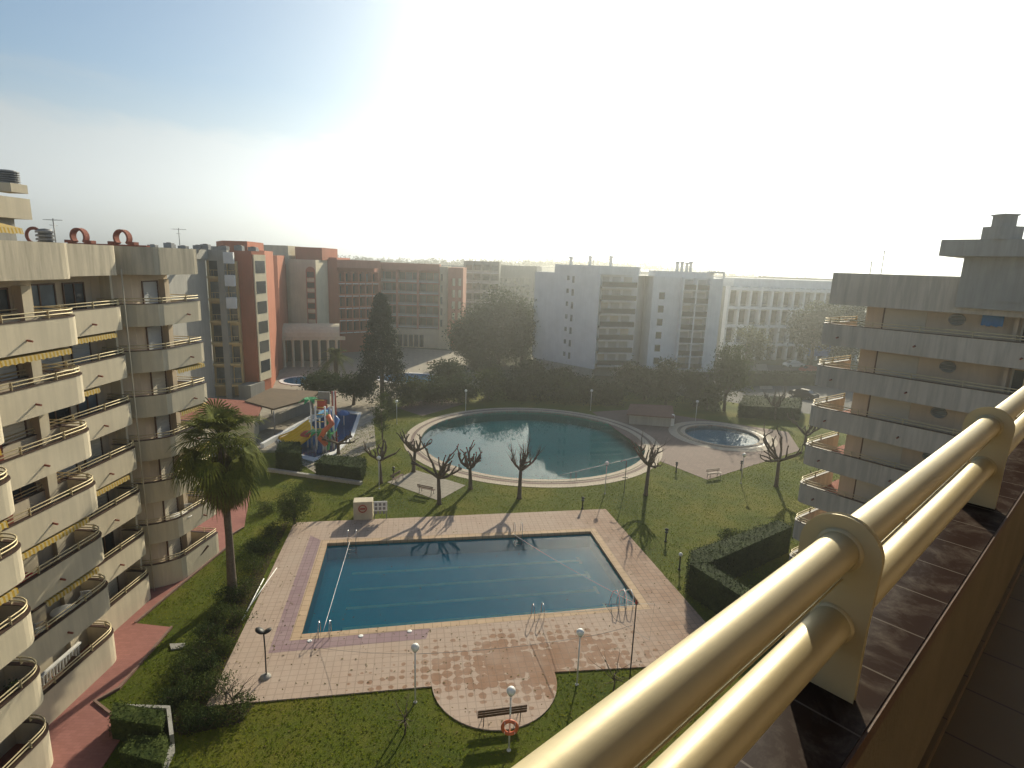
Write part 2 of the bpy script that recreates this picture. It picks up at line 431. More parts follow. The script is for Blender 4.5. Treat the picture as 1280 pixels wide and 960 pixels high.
# round pool
struct(MB().sheet(bigc, -.16), 'round_pool_water', water_teal)
basin('round_pool_basin', bigc, 1.3, poolteal_m)
r1 = MB().sheet(circle(BIG, BR+.55), .07, [bigc]); r1.skirt(bigc, -.2, .07); r1.skirt(circle(BIG, BR+.55), .02, .07)
struct(r1, 'round_pool_edge', ringpale_m)
r2 = MB().sheet(circle(BIG, BR+1.9), .03, [circle(BIG, BR+.5)]); r2.skirt(circle(BIG, BR+1.9), -.05, .03)
struct(r2, 'round_pool_walk', ringpale_m)
r3 = MB().sheet(circle(BIG, BR+1.15), .035, [circle(BIG, BR+.75)])
struct(r3, 'round_pool_walk_band', ringpink_m)
# small round pool and terrace
struct(MB().sheet(smlc, -.1), 'small_pool_water', water_clear)
basin('small_pool_basin', smlc, .55, poolpale_m)
r4 = MB().sheet(circle(SML, SR+.5, 64), .09, [smlc]); r4.skirt(smlc, -.2, .09); r4.skirt(circle(SML, SR+.5, 64), .02, .09)
struct(r4, 'small_pool_edge', ringpale_m)
r5 = MB().sheet(circle(SML, SR+2.0, 64), .033, [circle(SML, SR+.45, 64)]); r5.skirt(circle(SML, SR+2.0, 64), -.05, .033)
struct(r5, 'small_pool_walk', ringpale_m)
r6 = MB().sheet(circle(SML, SR+.95, 64), .039, [circle(SML, SR+.55, 64)])
struct(r6, 'small_pool_walk_band', browntile)
ter = [G2(826, 577), G2(884, 600), G2(1000, 563), G2(985, 540), G2(850, 520), G2(790, 512), G2(740, 515)]
struct(MB().sheet(ter, .022, [circle(SML, SR+.5, 64)]).skirt(ter, -.05, .022), 'pool_terrace', ringpink_m)
# small paved squares
sq = [G2(484, 603), G2(520, 588), G2(582, 607), G2(548, 626)]
struct(MB().sheet(sq, .03).skirt(sq, -.03, .03), 'bench_terrace', pave_m)
sq2 = [G2(496, 510), G2(528, 520), G2(580, 505), G2(540, 496)]
struct(MB().sheet(sq2, .02).skirt(sq2, -.03, .02), 'garden_path', ringpink_m)
# pink path along the left building
pp = [(-22.3, 46.5), (-19.6, 39.4), (-19.9, 38.2), G2(286, 684), G2(232, 728), G2(170, 780), G2(216, 785), G2(150, 862), G2(121, 878), G2(140, 893), G2(168, 898), (-15.6, 18.9), (-15.3, 14), (-15.3, 8), (-24, 8), (-24, 46.5)]
pathm = MB().sheet(pp, .05); pathm.skirt(pp, -.05, .05)
struct(pathm, 'garden_walkway', pinkpath_m)
strip = [G2(330, 606), G2(345, 590), G2(452, 603), G2(450, 609), G2(350, 598)]
# planting bed between lawn and deck
bed = [G2(352, 655), G2(362, 652), G2(330, 720), G2(262, 880), G2(320, 878), G2(300, 905), G2(225, 920), G2(200, 900), G2(215, 850), G2(255, 790), G2(300, 735), G2(335, 690)]
struct(MB().sheet(bed, .008), 'planting_bed', soil_m)
gbed = [G2(862, 668), G2(985, 628), (21, 38), (24, 26), (15, 27), (12.4, 32.6)]
struct(MB().sheet([(13.4, 33.2), (16.5, 28.5), (18.5, 31), (15, 34.5)], .006), 'private_garden_bed', soil_m)

# hotel plaza, road, car park
struct(MB().sheet([(-60, 57), (-20, 57), (-17.5, 70), (-17, 83), (-12, 89), (-5, 95), (-5, 128), (-70, 140), (-90, 80)], .004), 'plaza', plaza_m)
struct(MB().sheet([(26, 93), (42, 82), (48, 80), (75, 118), (60, 126), (28, 118)], .003), 'road', asphalt_m)
struct(MB().sheet([G2(952, 490), G2(1015, 500), (56, 96), (48, 92), (38, 90)], .010), 'pavement', pave_m)
struct(MB().sheet([G2(945, 455), G2(958, 455), G2(966, 486), G2(950, 486)], .012), 'driveway', pave_m)

# ------------------------------------------------------------------ camera, sky, sun
cam = bpy.data.cameras.new('camera'); co = bpy.data.objects.new('camera', cam); col.objects.link(co)
RR = Matrix((tuple(RW.col[0]), tuple(-RW.col[1]), tuple(-RW.col[2]))).transposed()
co.matrix_world = Matrix.Translation((0, 0, EYE)) @ RR.to_4x4()
cam.sensor_width = 36; cam.lens = F/1280*36; cam.clip_start = .05; cam.clip_end = 4000
sc.camera = co
SAZ, SEL = math.radians(15.5), math.radians(25)
w = bpy.data.worlds.new('World'); sc.world = w; w.use_nodes = True
nt = w.node_tree; nt.nodes.clear()
sky = N(nt, 'ShaderNodeTexSky', sky_type='NISHITA'); sky.sun_disc = False; sky.sun_elevation = SEL; sky.sun_rotation = SAZ
sky.air_density = 1.0; sky.dust_density = 1.6; sky.ozone_density = 1.0; sky.altitude = 0
tc = N(nt, 'ShaderNodeTexCoord')
sp = N(nt, 'ShaderNodeSeparateXYZ'); L(nt, tc.outputs['Generated'], sp.inputs[0])
# thin cloud bank low in the sky and a few streaks
mp = N(nt, 'ShaderNodeMapping'); mp.inputs['Scale'].default_value = (1.2, 1.2, 5.0); L(nt, tc.outputs['Generated'], mp.inputs[0])
cn = noise(nt, 2.2, 6, .6, mp.outputs[0], .6)
zz = math_(nt, 'ADD', sp.outputs[2], math_(nt, 'MULTIPLY', math_(nt, 'SUBTRACT', cn, .5), .16))
low = ramp(nt, zz, [(.0, (.8, .8, .8)), (.155, (.75, .75, .75)), (.185, (0, 0, 0))])
hi = ramp(nt, cn, [(.60, (0, 0, 0)), (.78, (.35, .35, .35))])
cl = math_(nt, 'MAXIMUM', low, hi)
bw_ = N(nt, 'ShaderNodeRGBToBW'); L(nt, sky.outputs[0], bw_.inputs[0])
grey_ = mixc(nt, 1.0, bw_.outputs[0], (1.40, 1.28, 1.22), 'MULTIPLY')
skyc = mixc(nt, cl, sky.outputs[0], grey_)
skyc = mixc(nt, ramp(nt, sp.outputs[2], [(.10, (.7, .7, .7)), (.24, (.0, .0, .0))]), skyc, grey_)
skyc = mixc(nt, 1.0, skyc, (.84, .98, 1.04), 'MULTIPLY')
bg = N(nt, 'ShaderNodeBackground'); bg.inputs[1].default_value = .082
L(nt, skyc, bg.inputs[0]); wo = N(nt, 'ShaderNodeOutputWorld'); L(nt, bg.outputs[0], wo.inputs[0])
sd = bpy.data.lights.new('sun', 'SUN'); sd.energy = 5.0; sd.angle = math.radians(.6); sd.color = (1, .90, .68)
so = bpy.data.objects.new('sun', sd); col.objects.link(so)
sdir = Vector((math.sin(SAZ)*math.cos(SEL), math.cos(SAZ)*math.cos(SEL), math.sin(SEL)))
so.rotation_euler = sdir.to_track_quat('Z', 'Y').to_euler(); so.location = (0, 0, 60)
sc.view_settings.view_transform = 'Standard'; sc.view_settings.look = 'None'; sc.view_settings.exposure = 0.42; sc.view_settings.gamma = 1
sc.cycles.use_denoising = True
sc.cycles.max_bounces = 6; sc.cycles.diffuse_bounces = 3; sc.cycles.glossy_bounces = 3; sc.cycles.transparent_max_bounces = 12; sc.cycles.volume_bounces = 0
sc.cycles.caustics_reflective = False; sc.cycles.caustics_refractive = False
sc.cycles.use_adaptive_sampling = True; sc.cycles.adaptive_threshold = .02

# ------------------------------------------------------------------ our own balcony, in the frame of its rail
AZ = math.radians(47.65)
D = Vector((math.sin(AZ), math.cos(AZ))); E1 = Vector((-math.cos(AZ), math.sin(AZ)))
def Q(s, a, b): q = D*s+E1*a; return (q.x, q.y, EYE+b)
def qbox(mb, s0, s1, a0, a1, b0, b1):
    return mb.prism([Q(s0, a0, 0)[:2], Q(s1, a0, 0)[:2], Q(s1, a1, 0)[:2], Q(s0, a1, 0)[:2]], EYE+b0, EYE+b1)
S0, S1 = -6.0, 12.0
m, nt = newmat('terrace_coping_tile')
v = pos(nt, (1, 1, 1), AZ-PI/2)
# dusty dark glazed tiles, each as wide as the wall, pale joints
sep = N(nt, 'ShaderNodeSeparateXYZ'); L(nt, v, sep.inputs[0])
fr = math_(nt, 'FRACT', math_(nt, 'DIVIDE', math_(nt, 'ADD', sep.outputs[0], 50*.225-1.11), .225))
jt = math_(nt, 'LESS_THAN', fr, .022)
du = noise(nt, 6.5, 6, .72, None, .6); d2 = noise(nt, 70, 3, .7)
dust = math_(nt, 'MULTIPLY', ramp(nt, du, [(.48, (0, 0, 0)), (.68, (1, 1, 1))]), math_(nt, 'ADD', .15, math_(nt, 'MULTIPLY', d2, .6)))
base = mixc(nt, dust, (.026, .015, .012), (.15, .125, .105))
base = mixc(nt, jt, base, (.12, .10, .085))
df = N(nt, 'ShaderNodeBsdfDiffuse'); L(nt, base, df.inputs[0]); gl_ = N(nt, 'ShaderNodeBsdfGlossy'); gl_.inputs['Roughness'].default_value = .3; gl_.inputs[0].default_value = (.8, .8, .8, 1)
mx = N(nt, 'ShaderNodeMixShader'); mx.inputs[0].default_value = .02; L(nt, df.outputs[0], mx.inputs[1]); L(nt, gl_.outputs[0], mx.inputs[2]); L(nt, mx.outputs[0], N(nt, 'ShaderNodeOutputMaterial').inputs[0])
coping_tile = m
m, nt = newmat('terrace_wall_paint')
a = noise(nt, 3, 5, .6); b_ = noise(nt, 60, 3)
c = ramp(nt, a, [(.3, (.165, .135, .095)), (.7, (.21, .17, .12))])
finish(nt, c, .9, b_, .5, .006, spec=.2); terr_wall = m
m, nt = newmat('terrace_floor_tile')
v = pos(nt, (1, 1, 1), AZ-PI/2)
br = N(nt, 'ShaderNodeTexBrick'); br.offset = 0; br.inputs['Scale'].default_value = 1
for k_, x_ in (('Brick Width', .33), ('Row Height', .33), ('Mortar Size', .004)): br.inputs[k_].default_value = x_
br.inputs['Color1'].default_value = (.17, .125, .065, 1); br.inputs['Color2'].default_value = (.145, .105, .055, 1); br.inputs['Mortar'].default_value = (.05, .035, .025, 1)
L(nt, v, br.inputs['Vector'])
c = mixc(nt, math_(nt, 'MULTIPLY', noise(nt, 5, 5), .4), br.outputs['Color'], (.11, .075, .05))
finish(nt, c, .6, br.outputs['Fac'], -.3, .003); terr_floor = m

t = thing('terrace', 'cream walled terrace in the near right corner with dark tiled coping', 'terrace', (0, 0, 0))
wl = qbox(MB(), S0, S1, .237, .42, -1.75, -.872); wl.build('parapet_wall', terr_wall, t)
cp = qbox(MB(), S0, S1, .222, .432, -.870, -.84); cpo = cp.build('coping', coping_tile, t)
tr = qbox(MB(), S0, S1, .216, .2215, -.880, -.8425); tr.build('coping_edge_strip', darkwood, cpo)
sk = qbox(MB(), S0, S1, .222, .2365, -1.549, -1.50); sk.build('skirting', terr_floor, t)
qbox(MB(), S0, S1, -1.795, .2365, -1.75, -1.55).build('floor', terr_floor, t)
t2 = thing('own_building', 'cream apartment building that carries the near terrace', 'building', (0, 0, 0))
qbox(MB(), S0, S1, -3.2, .40, -20, -1.752).build('wall', cream, t2)
qbox(MB(), S0, S1, -10, -1.8, -20, 1.4).build('rear_wall', beige, t2)  # out of view, set close behind so the terrace side stays dark
qbox(MB(), S0, S1, -1.799, -.06, .95, 1.2).build('shade_slab', beige, t2)  # unseen slab added overhead to keep sky light off rail and coping

RA1, RB1, RA2, RB2, RAD = .329, -.531, .321, -.690, .0365
rl = thing('balcony_railing', 'thick pale gold double tube railing across the near right corner', 'railing', Q(0, .352, -.84))
MB().tube([Q(s, RA1, RB1) for s in (S0, -3, 0, 3, 6, 9, S1)], RAD, 48).build('top_rail', gold, rl)
MB().tube([Q(s, RA2, RB2) for s in (S0, -3, 0, 3, 6, 9, S1)], RAD, 48).build('lower_rail', gold, rl)
def plate(s):
    mb = MB(); pf = []
    c0a, c0b, rr = .329, -.535, .072
    out = [(c0a+rr*math.cos(t), c0b+rr*math.sin(t)) for t in [PI*i/28 for i in range(29)]]
    out = out[::-1]  # inner (small a) to outer? keep a consistent loop
    ring = out+[(c0a+.070, -.68), (c0a+.074, -.8385), (c0a-.066, -.8385), (c0a-.066, -.68)]
    # order: start at a-rr -> over the top -> a+rr -> down the outer side -> bottom -> up the inner side
    if ring[0][0] > ring[28][0]: ring = ring[:29][::-1]+ring[29:]
    n = len(ring); vs = [Q(s-.008, a, b) for a, b in ring]+[Q(s+.008, a, b) for a, b in ring]
    fs = [tuple(range(n)), tuple(range(n, 2*n))[::-1]]+[(i, (i+1) % n, n+(i+1) % n, n+i) for i in range(n)]
    mb.add(vs, fs)
    o = mb.build('bracket_plate', gold, rl)
    bv = o.modifiers.new('edge', 'BEVEL'); bv.width = .003; bv.segments = 2; bv.limit_method = 'ANGLE'
    for (a_, b, r0) in ((RA1, RB1, .044), (RA2, RB2, .042)):
        MB().tube([Q(s-.014, a_, b), Q(s-.010, a_, b), Q(s+.010, a_, b), Q(s+.014, a_, b)], [r0-.006, r0, r0, r0-.006], 48).build('collar', gold, o)
for s in (-1.8, -.3, 1.2, 2.72, 4.22, 5.72, 7.22, 8.7, 10.2): plate(s)
wire = MB().tube([Q(s, .316, -.590+.002*math.sin(s*3)) for s in [S0+i*.5 for i in range(37)]], .0022, 6)
for s in (1.62, 2.35, 3.3): wire.tube([Q(s-.012, .316, -.590), Q(s, .316, -.590), Q(s+.012, .316, -.590)], [.003, .007, .003], 6)
tag(wire.build('drying_cord', gold), 'thin knotted cord strung just under the thick top rail', 'cord')

# ------------------------------------------------------------------ stepped apartment buildings
def offset(poly, d):
    """open polyline shifted to its left by d"""
    out = []
    for i, p in enumerate(poly):
        a = Vector(poly[max(i-1, 0)]); b = Vector(poly[i]); c = Vector(poly[min(i+1, len(poly)-1)])
        n1 = (b-a).normalized() if i else (c-b).normalized(); n2 = (c-b).normalized() if i < len(poly)-1 else n1
        m1 = Vector((-n1.y, n1.x)); m2 = Vector((-n2.y, n2.x)); mm = m1+m2
        mm = mm/max(.35, mm.dot(m1)); out.append(tuple(b+mm*d))
    return out
def wallstrip(mb, line, t0, t1, z0, z1):
    """solid strip between two offsets of a polyline"""
    A = offset(line, t0); B = offset(line, t1); n = len(line)
    vs = [(x, y, z0) for x, y in A]+[(x, y, z0) for x, y in B]+[(x, y, z1) for x, y in A]+[(x, y, z1) for x, y in B]
    fs = []
    for i in range(n-1):
        fs += [(i, i+1, 2*n+i+1, 2*n+i), (n+i+1, n+i, 3*n+i, 3*n+i+1), (2*n+i, 2*n+i+1, 3*n+i+1, 3*n+i), (i+1, i, n+i, n+i+1)]
    fs += [(0, 2*n, 3*n, n), (n-1, 2*n-1, 4*n-1, 3*n-1)]
    return mb.add(vs, fs)
def arc(c, r, a0, a1, n=7): return [(c[0]+r*math.cos(math.radians(a0+(a1-a0)*i/n)), c[1]+r*math.sin(math.radians(a0+(a1-a0)*i/n))) for i in range(n+1)]
def zig(line, d):
    L_ = [0]
    for i in range(1, len(line)): L_.append(L_[-1]+(Vector(line[i])-Vector(line[i-1])).length)
    return L_
def along(line, s):
    for i in range(1, len(line)):
        e = Vector(line[i])-Vector(line[i-1])
        if s <= e.length or i == len(line)-1: return Vector(line[i-1])+e.normalized()*min(s, e.length), e.normalized()
        s -= e.length
ZL = [1.55+2.59*k for k in range(7)]      # parapet tops
def balcony(parent, line, zt, hgt, slab, mat, rail_mat, spouts=(), posts=1.9, floor=True, railing=True, slabz=True):
    mb = MB(); wallstrip(mb, line, 0, .13, zt-hgt, zt)
    if slab: mb.prism(slab, zt-hgt+.02, zt-1.02)
    b = mb.build('balcony', mat, parent)
    c = MB(); wallstrip(c, line, -.02, .15, zt+.002, zt+.04); c.build('coping', browntile, b)
    if slab and floor: MB().prism(slab, zt-1.018, zt-1.0).build('floor_tiles', terracotta, b)
    if railing:
        r = MB(); ml = offset(line, .075)
        for dz in (.17, .32): r.tube([(x, y, zt+dz) for x, y in ml], .028, 7)
        tot = zig(ml, 0)[-1]; k = max(2, int(tot/posts)+1)
        for i in range(k):
            p, e = along(ml, .08+(tot-.16)*i/(k-1)); nn = Vector((-e.y, e.x))
            r.prism([tuple(p+nn*.05-e*.012), tuple(p+nn*.05+e*.012), tuple(p-nn*.05+e*.012), tuple(p-nn*.05-e*.012)], zt+.04, zt+.36)
        r.build('railing', rail_mat, b)
    for s in spouts:
        p, e = along(line, s); nn = Vector((e.y, -e.x))
        MB().tube([(p.x, p.y, zt-.72), (p.x+nn.x*.22, p.y+nn.y*.22, zt-.75)], .045, 8).build('drain_spout', terracotta, b)
    return b

LB = thing('apartment_building', 'stepped cream apartment building on the left with rounded balconies and gold rails', 'building', (-22, 25, 0))
colsA = [(-17.5, 6.5)]+[(-17.5, 18.5)]+arc((-18.4, 18.5), .9, 0, 90)[1:]+[(-20.6, 19.4)]
colsB = [(-19.45, 15.0), (-19.1, 24.45)]+arc((-20.0, 24.5), .9, 2, 90)[1:]+[(-22.0, 25.4)]
colsC = [(-20.85, 22.0), (-20.70, 29.8)]+arc((-21.4, 29.85), .7, 0, 90)[1:]+[(-23.0, 30.55)]
colsD = [(-23.3, 31.0), (-21.6, 31.05), (-21.2, 31.15), (-20.75, 31.4), (-20.35, 31.75), (-20.0, 32.15), (-19.9, 32.5)]+[(-19.5, 35.3), (-19.5, 35.6), (-22.4, 35.7)]
def slabpoly(line, xb): return offset(line, .10)+[(xb, offset(line, .10)[-1][1]), (xb, line[0][1])]
cols_ = [('A', colsA, -20.9, 4.2), ('B', colsB, -22.2, 5), ('C', colsC, -23.5, 4), ('D', colsD, -23.3, 4)]
for nm, line, xb, _ in cols_:
    tot = zig(line, 0)[-1]
    for k, zt in enumerate(ZL):
        hg = 1.22 if k else 1.55
        sps = {'A': (7.5, 10.2), 'B': (7.3,), 'C': (6.0,), 'D': (5.9,)}[nm]
        balcony(LB, line, zt, hg, slabpoly(line, xb), cream, gold, sps if k else ())
    zt = 20.2
    mb = MB(); wallstrip(mb, line, 0, .16, zt-1.5, zt); mb.prism(slabpoly(line, xb), zt-1.45, zt-1.15)
    mb.build('roof_parapet', roofcream, LB)
# body walls behind the balconies
bw = MB()
bw.prism([(-19.9, 6), (-19.9, 19.1), (-21.0, 19.1), (-21.0, 25.0), (-22.3, 25.0), (-22.3, 30.3), (-21.6, 31.3), (-21.3, 32.0), (-21.3, 35.4), (-36, 35.4), (-36, 6)], 0, 18.7)
bw.build('wall', beige, LB)
rf = MB(); rf.prism([(-20.5, 6), (-20.5, 19.1), (-21.7, 19.1), (-21.7, 25), (-23, 25), (-23, 30.4), (-21.5, 31.3), (-21.4, 35.3), (-35.9, 35.3), (-35.9, 6.1)], 18.705, 19.0)
rf.build('roof', concrete, LB)
# fin wall at the joint between the two inner bays and slim party walls
MB().box(-22.295, -21.5, 30.62, 30.78, 0, 18.7).build('party_wall', cream, LB)
MB().box(-20.995, -19.9, 19.45, 19.6, 0, 18.7).build('party_wall', terracotta, LB)
MB().tube([(-20.95, 30.80, .1), (-20.95, 30.80, 19.0)], .032, 8).build('downpipe', cream, LB)
rnd = random.Random(3)
def opening(parent, x, y0, y1, z0, kind, facing='x', h=2.15):
    """joinery standing proud of a wall whose face is the plane x (or y)"""
    def bx(mb, a0, a1, d0, d1, za, zb):
        return mb.box(x+d0, x+d1, a0, a1, za, zb) if facing == 'x' else mb.box(a0, a1, x-d1, x-d0, za, zb)
    if kind == 'shutter':
        mb = MB(); n = int(h/.09)
        for i in range(n): bx(mb, y0+.05, y1-.05, .012, .03+.012*(i % 2), z0+h*i/n, z0+h*(i+1)/n-.004)
        o = mb.build('roller_shutter', shutter if rnd.random() < .5 else creamshut, parent)
        fr_ = MB(); bx(fr_, y0-.02, y0+.05, .004, .07, z0, z0+h+.06); bx(fr_, y1-.05, y1+.02, .004, .07, z0, z0+h+.06); bx(fr_, y0+.05, y1-.05, .004, .09, z0+h, z0+h+.06)
        fr_.build('frame', darkwood, o)
    else:
        o = MB(); bx(o, y0, y1, .006, .03, z0, z0+h); o = o.build('window', glassb if kind == 'curtain' else glassd, parent)
        fr_ = MB(); ym = (y0+y1)/2
        for a, b in ((y0-.06, y0), (ym-.035, ym+.035), (y1, y1+.06)): bx(fr_, a, b, .004, .07, z0, z0+h)
        bx(fr_, y0-.06, y1+.06, .004, .072, z0+h, z0+h+.07)
        fr_.build('frame', darkwood, o)
for k, zt in enumerate(ZL):
    zf = zt-1.0; kinds = ['shutter', 'shutter', 'shutter', 'curtain', 'glass']
    opening(LB, -19.9, 12.5, 15.0, zf, rnd.choice(kinds)); opening(LB, -19.9, 15.9, 18.3, zf, rnd.choice(kinds))
    opening(LB, -21.0, 20.2, 21.9, zf, 'shutter'); opening(LB, -21.0, 22.2, 23.7, zf, 'shutter' if k % 3 else 'glass')
    opening(LB, -22.3, 26.0, 27.8, zf, 'curtain' if k in (6, 2) else ('glass' if k % 3 == 1 else 'shutter')); opening(LB, -22.3, 28.4, 29.7, zf, rnd.choice(kinds))
    opening(LB, -21.3, 32.9, 34.3, zf, 'shutter')
    MB().box(-21.295, -20.95, 34.5, 34.95, zf, zt+1.28).build('pillar', beige, LB)
    MB().box(-20.995, -20.6, 24.0, 24.5, zf, zt+1.28).build('pillar', cream, LB)
    MB().box(-20.995, -20.7, 21.93, 22.17, zf, zt+1.28).build('pillar', terracotta, LB)
# wall-hung air conditioners
for (x, y, z) in ((-22.29, 25.2, 18.0), (-19.89, 18.5, 10.2), (-22.29, 27.95, 7.7)):
    a = MB().box(x, x+.3, y, y+.75, z-.5, z); a = a.build('air_conditioner', whitep, LB)
    MB().lathe([(.2, 0), (.2, .02), (.05, .03)], (0, 0, 0), 18)
    f = MB().torus((x+.305, y+.3, z-.25), .17, .015, 'x', 20, 6); f.torus((x+.305, y+.3, z-.25), .09, .01, 'x', 16, 5); f.build('fan_grille', blackm, a)
# awnings under some balconies
def awning(line, k, s0, s1):
    zt = ZL[k]+2.59-1.3; mb = MB()
    p0, e = along(line, s0); p1, _ = along(line, s1); nn = Vector((-e.y, e.x))
    nseg = int((s1-s0)/.16); vs = []; fs = []
    for i in range(nseg+1):
        q = p0.lerp(p1, i/nseg); z = zt-.24-(.05 if i % 2 else 0)
        for (dd, zz_) in ((.5, zt-.02), (.02, zt-.05), (.0, z)): vs.append((q.x+nn.x*dd, q.y+nn.y*dd, zz_))
    for i in range(nseg):
        for j in range(2): a = i*3+j; fs.append((a, a+3, a+4, a+1))
    mb.add(vs, fs); o = mb.build('awning', stripes, LB)
    sm = o.modifiers.new('cloth', 'SOLIDIFY'); sm.thickness = .01
awning(colsA, 4, 7.5, 12.2); awning(colsA, 3, 8, 12); awning(colsA, 2, 9, 12)
awning(colsB, 5, 2.0, 9.4); awning(colsB, 2, 3.6, 9.2); awning(colsB, 1, 6.5, 9.4)
awning(colsC, 5, 3.4, 7.6); awning(colsC, 2, 4, 7.4); awning(colsC, 4, 3, 6)
awning(colsD, 4, 4.7, 7.2); awning(colsD, 2, 4.7, 7.2); awning(colsD, 3, 4.7, 7.2)
# white balustrade panel in the ground floor garden
bl = MB()
for i in range(16): bl.lathe([(.03, 0), (.055, .2), (.03, .45), (.05, .8)], (-20.4+.0*i, 21.3+i*.19, .55), 8)
bl.box(-20.48, -20.32, 21.2, 24.3, 1.36, 1.44); tag(bl.build('balustrade', whitep), 'short white baluster screen inside the ground floor patio of the left building', 'balustrade')

# roof block, vents and arches on the left building
PH = thing('roof_house', 'flat roofed penthouse with striped awning on the left building', 'penthouse', (-27, 18, 19))
px = XY(40, 270, 27)
MB().prism([(px[0]-.5, 26.6), (px[0]-.5, 12), (-34, 12), (-34, 26.6)], 19.005, 21.2).build('wall', greyren, PH)
MB().prism([px, (px[0], 11.5), (-34.5, 11.5), (-34.5, 27)], 21.2, 22.1).build('roof', cream, PH)
m_ = MB(); nn_ = 26
for i in range(nn_):
    y0_ = 17.5+i*.3; m_.add([(px[0]-.45, y0_, 21.05), (px[0]+.9, y0_, 20.75), (px[0]+.95, y0_, 20.5+.03*(i % 2)), (px[0]-.45, y0_+.3, 21.05), (px[0]+.9, y0_+.3, 20.75), (px[0]+.95, y0_+.3, 20.53-.03*(i % 2))], [(0, 1, 4, 3), (1, 2, 5, 4)])
m_.build('awning', stripes, PH)
def roof_vent(loc, r, h, lab, name='roof_vent', label_cat='vent'):
    o = thing(name, lab, label_cat, loc)
    b = MB().box(loc[0]-r*1.05, loc[0]+r*1.05, loc[1]-r*1.05, loc[1]+r*1.05, loc[2], loc[2]+h*.4); b.build('base', cream, o)
    mb = MB()
    for i in range(6): mb.lathe([(r*.75, 0), (r*1.0, 0), (r*1.0, h*.05), (r*.75, h*.07)], (loc[0], loc[1], loc[2]+h*(.4+.1*i)), 20, False)
    mb.lathe([(r*.7, 0), (r*.7, h*.6), (.01, h*.62)], (loc[0], loc[1], loc[2]+h*.4), 16)
    mb.build('louvre', greym, o); return o
p = AT(14, 250, 24); roof_vent((p.x, 24, 22.102), .38, .85, 'round louvred metal vent on top of the left penthouse')
p = AT(56, 288, 30.5); roof_vent((p.x, 30.5, 19.005), .42, 1.9, 'pale louvred vent behind the left roof parapet beside an antenna')
def arch_wall(u0, u1, us, Y, vtop, lab):
    o = thing('arched_parapet', lab, 'parapet', (AT(u0, 300, Y).x, Y, 19.0))
    x0 = AT(u0, 300, Y).x; x1 = AT(u1, 300, Y).x; z1 = ZV(vtop, x0, Y)+.12
    MB().box(x0, x1, Y, Y+.35, 19.0, z1).build('wall', terracotta, o)
    for u in us:
        xc = AT(u, 290, Y).x; mb = MB(); R1, R2 = .43, .33
        vs = []; n = 22
        for i in range(n+1):
            a = -.25*PI+1.5*PI*i/n
            for (R_, yy) in ((R1, Y-.02), (R2, Y-.02), (R2, Y+.37), (R1, Y+.37)): vs.append((xc+R_*math.cos(a), yy, z1+.36+R_*math.sin(a)*1.1))
        fs = [(4*i+j, 4*i+(j+1) % 4, 4*i+4+(j+1) % 4, 4*i+4+j) for i in range(n) for j in range(4)]
        mb.add(vs, fs); mb.box(xc-.75, xc-.36, Y-.03, Y+.38, z1+.002, z1+.16); mb.box(xc+.36, xc+.75, Y-.03, Y+.38, z1+.002, z1+.16)
        mb.build('arch', terracotta, o)
arch_wall(84, 182, (96, 150), 33, 306, 'terracotta roof wall with two open ring arches on the left')
p = AT(42, 290, 33); o = thing('arched_parapet', 'small terracotta ring arch half hidden behind the left penthouse', 'parapet', (p.x, 33, 19)); MB().torus((p.x, 33, 20.6), .42, .09, 'y', 24, 6).build('arch', terracotta, o); MB().box(p.x-.75, p.x+.75, 32.85, 33.15, 19.005, 20.15).build('wall', terracotta, o)
def antenna(u, v0, v1, Y, lab, n=5, zb=None):
    p = AT(u, v0, Y); zt = p.z; zb = ZV(v1, p.x, Y) if zb is None else zb
    o = thing('roof_antenna', lab, 'antenna', (p.x, Y, zb))
    s = Y/60+.25
    MB().tube([(p.x, Y, zb), (p.x, Y, zt)], .022*s+.01, 6).build('mast', greym, o)
    b = MB(); b.tube([(p.x-.5*s, Y, zt-.1*s), (p.x+.6*s, Y, zt-.1*s)], .012*s+.006, 5)
    for i in range(n): b.tube([(p.x-.45*s+i*.22*s, Y-.3*s, zt-.1*s), (p.x-.45*s+i*.22*s, Y+.3*s, zt-.1*s)], .008*s+.005, 4)
    b.tube([(p.x, Y-.35*s, zt-.45*s), (p.x, Y+.35*s, zt-.45*s)], .01*s+.005, 5)
    b.build('aerial', greym, o)
antenna(66, 273, 292, 29.5, 'television antenna beside the pale roof vent on the left', zb=19.0)
antenna(223, 285, 300, 60, 'thin antenna above the long grey roof at the left', zb=19.6)

# right-hand building
parapet_r = render_wall('weathered_parapet', (.56, .50, .42), .3)
RB = thing('apartment_building', 'shaded beige apartment building on the right with long grey balconies', 'building', (22, 40, 0))
RA = math.radians(142.0); ru = Vector((math.sin(RA), math.cos(RA))); rn = Vector((-ru.y, ru.x))
if rn.x < 0: rn = -rn
RC = Vector((18.75, 35.2))
def rp(s, d): return tuple(RC+ru*s+rn*d)     # s along the facade toward us, d into the building
def rline(s1=24): # travel so that inside is on the left
    r = .55
    pts = [rp(.15, 4.6), rp(0, r), rp(.08, .25), rp(.25, .08), rp(r, 0), rp(s1, 0)]
    return pts
rl_ = rline()
def is_left(line, q):
    a, b = Vector(line[3]), Vector(line[4]); e = b-a; return e.x*(q[1]-a.y)-e.y*(q[0]-a.x) > 0
if not is_left(rl_, rp(6, 3)): rl_ = rl_[::-1]
slabR = [rp(.12, 4.6), rp(.1, .6), rp(.6, .1), rp(24, .1), rp(24, 6), rp(.12, 6)]
for k, zt in enumerate(ZL):
    balcony(RB, rl_, zt, 1.25, slabR, parapet_r, gold, (5.5, 9.5, 14) if k else (), 2.2)
mb = MB(); RL2 = [rp(.3, 5), rp(.3, .05), rp(24, .05)]
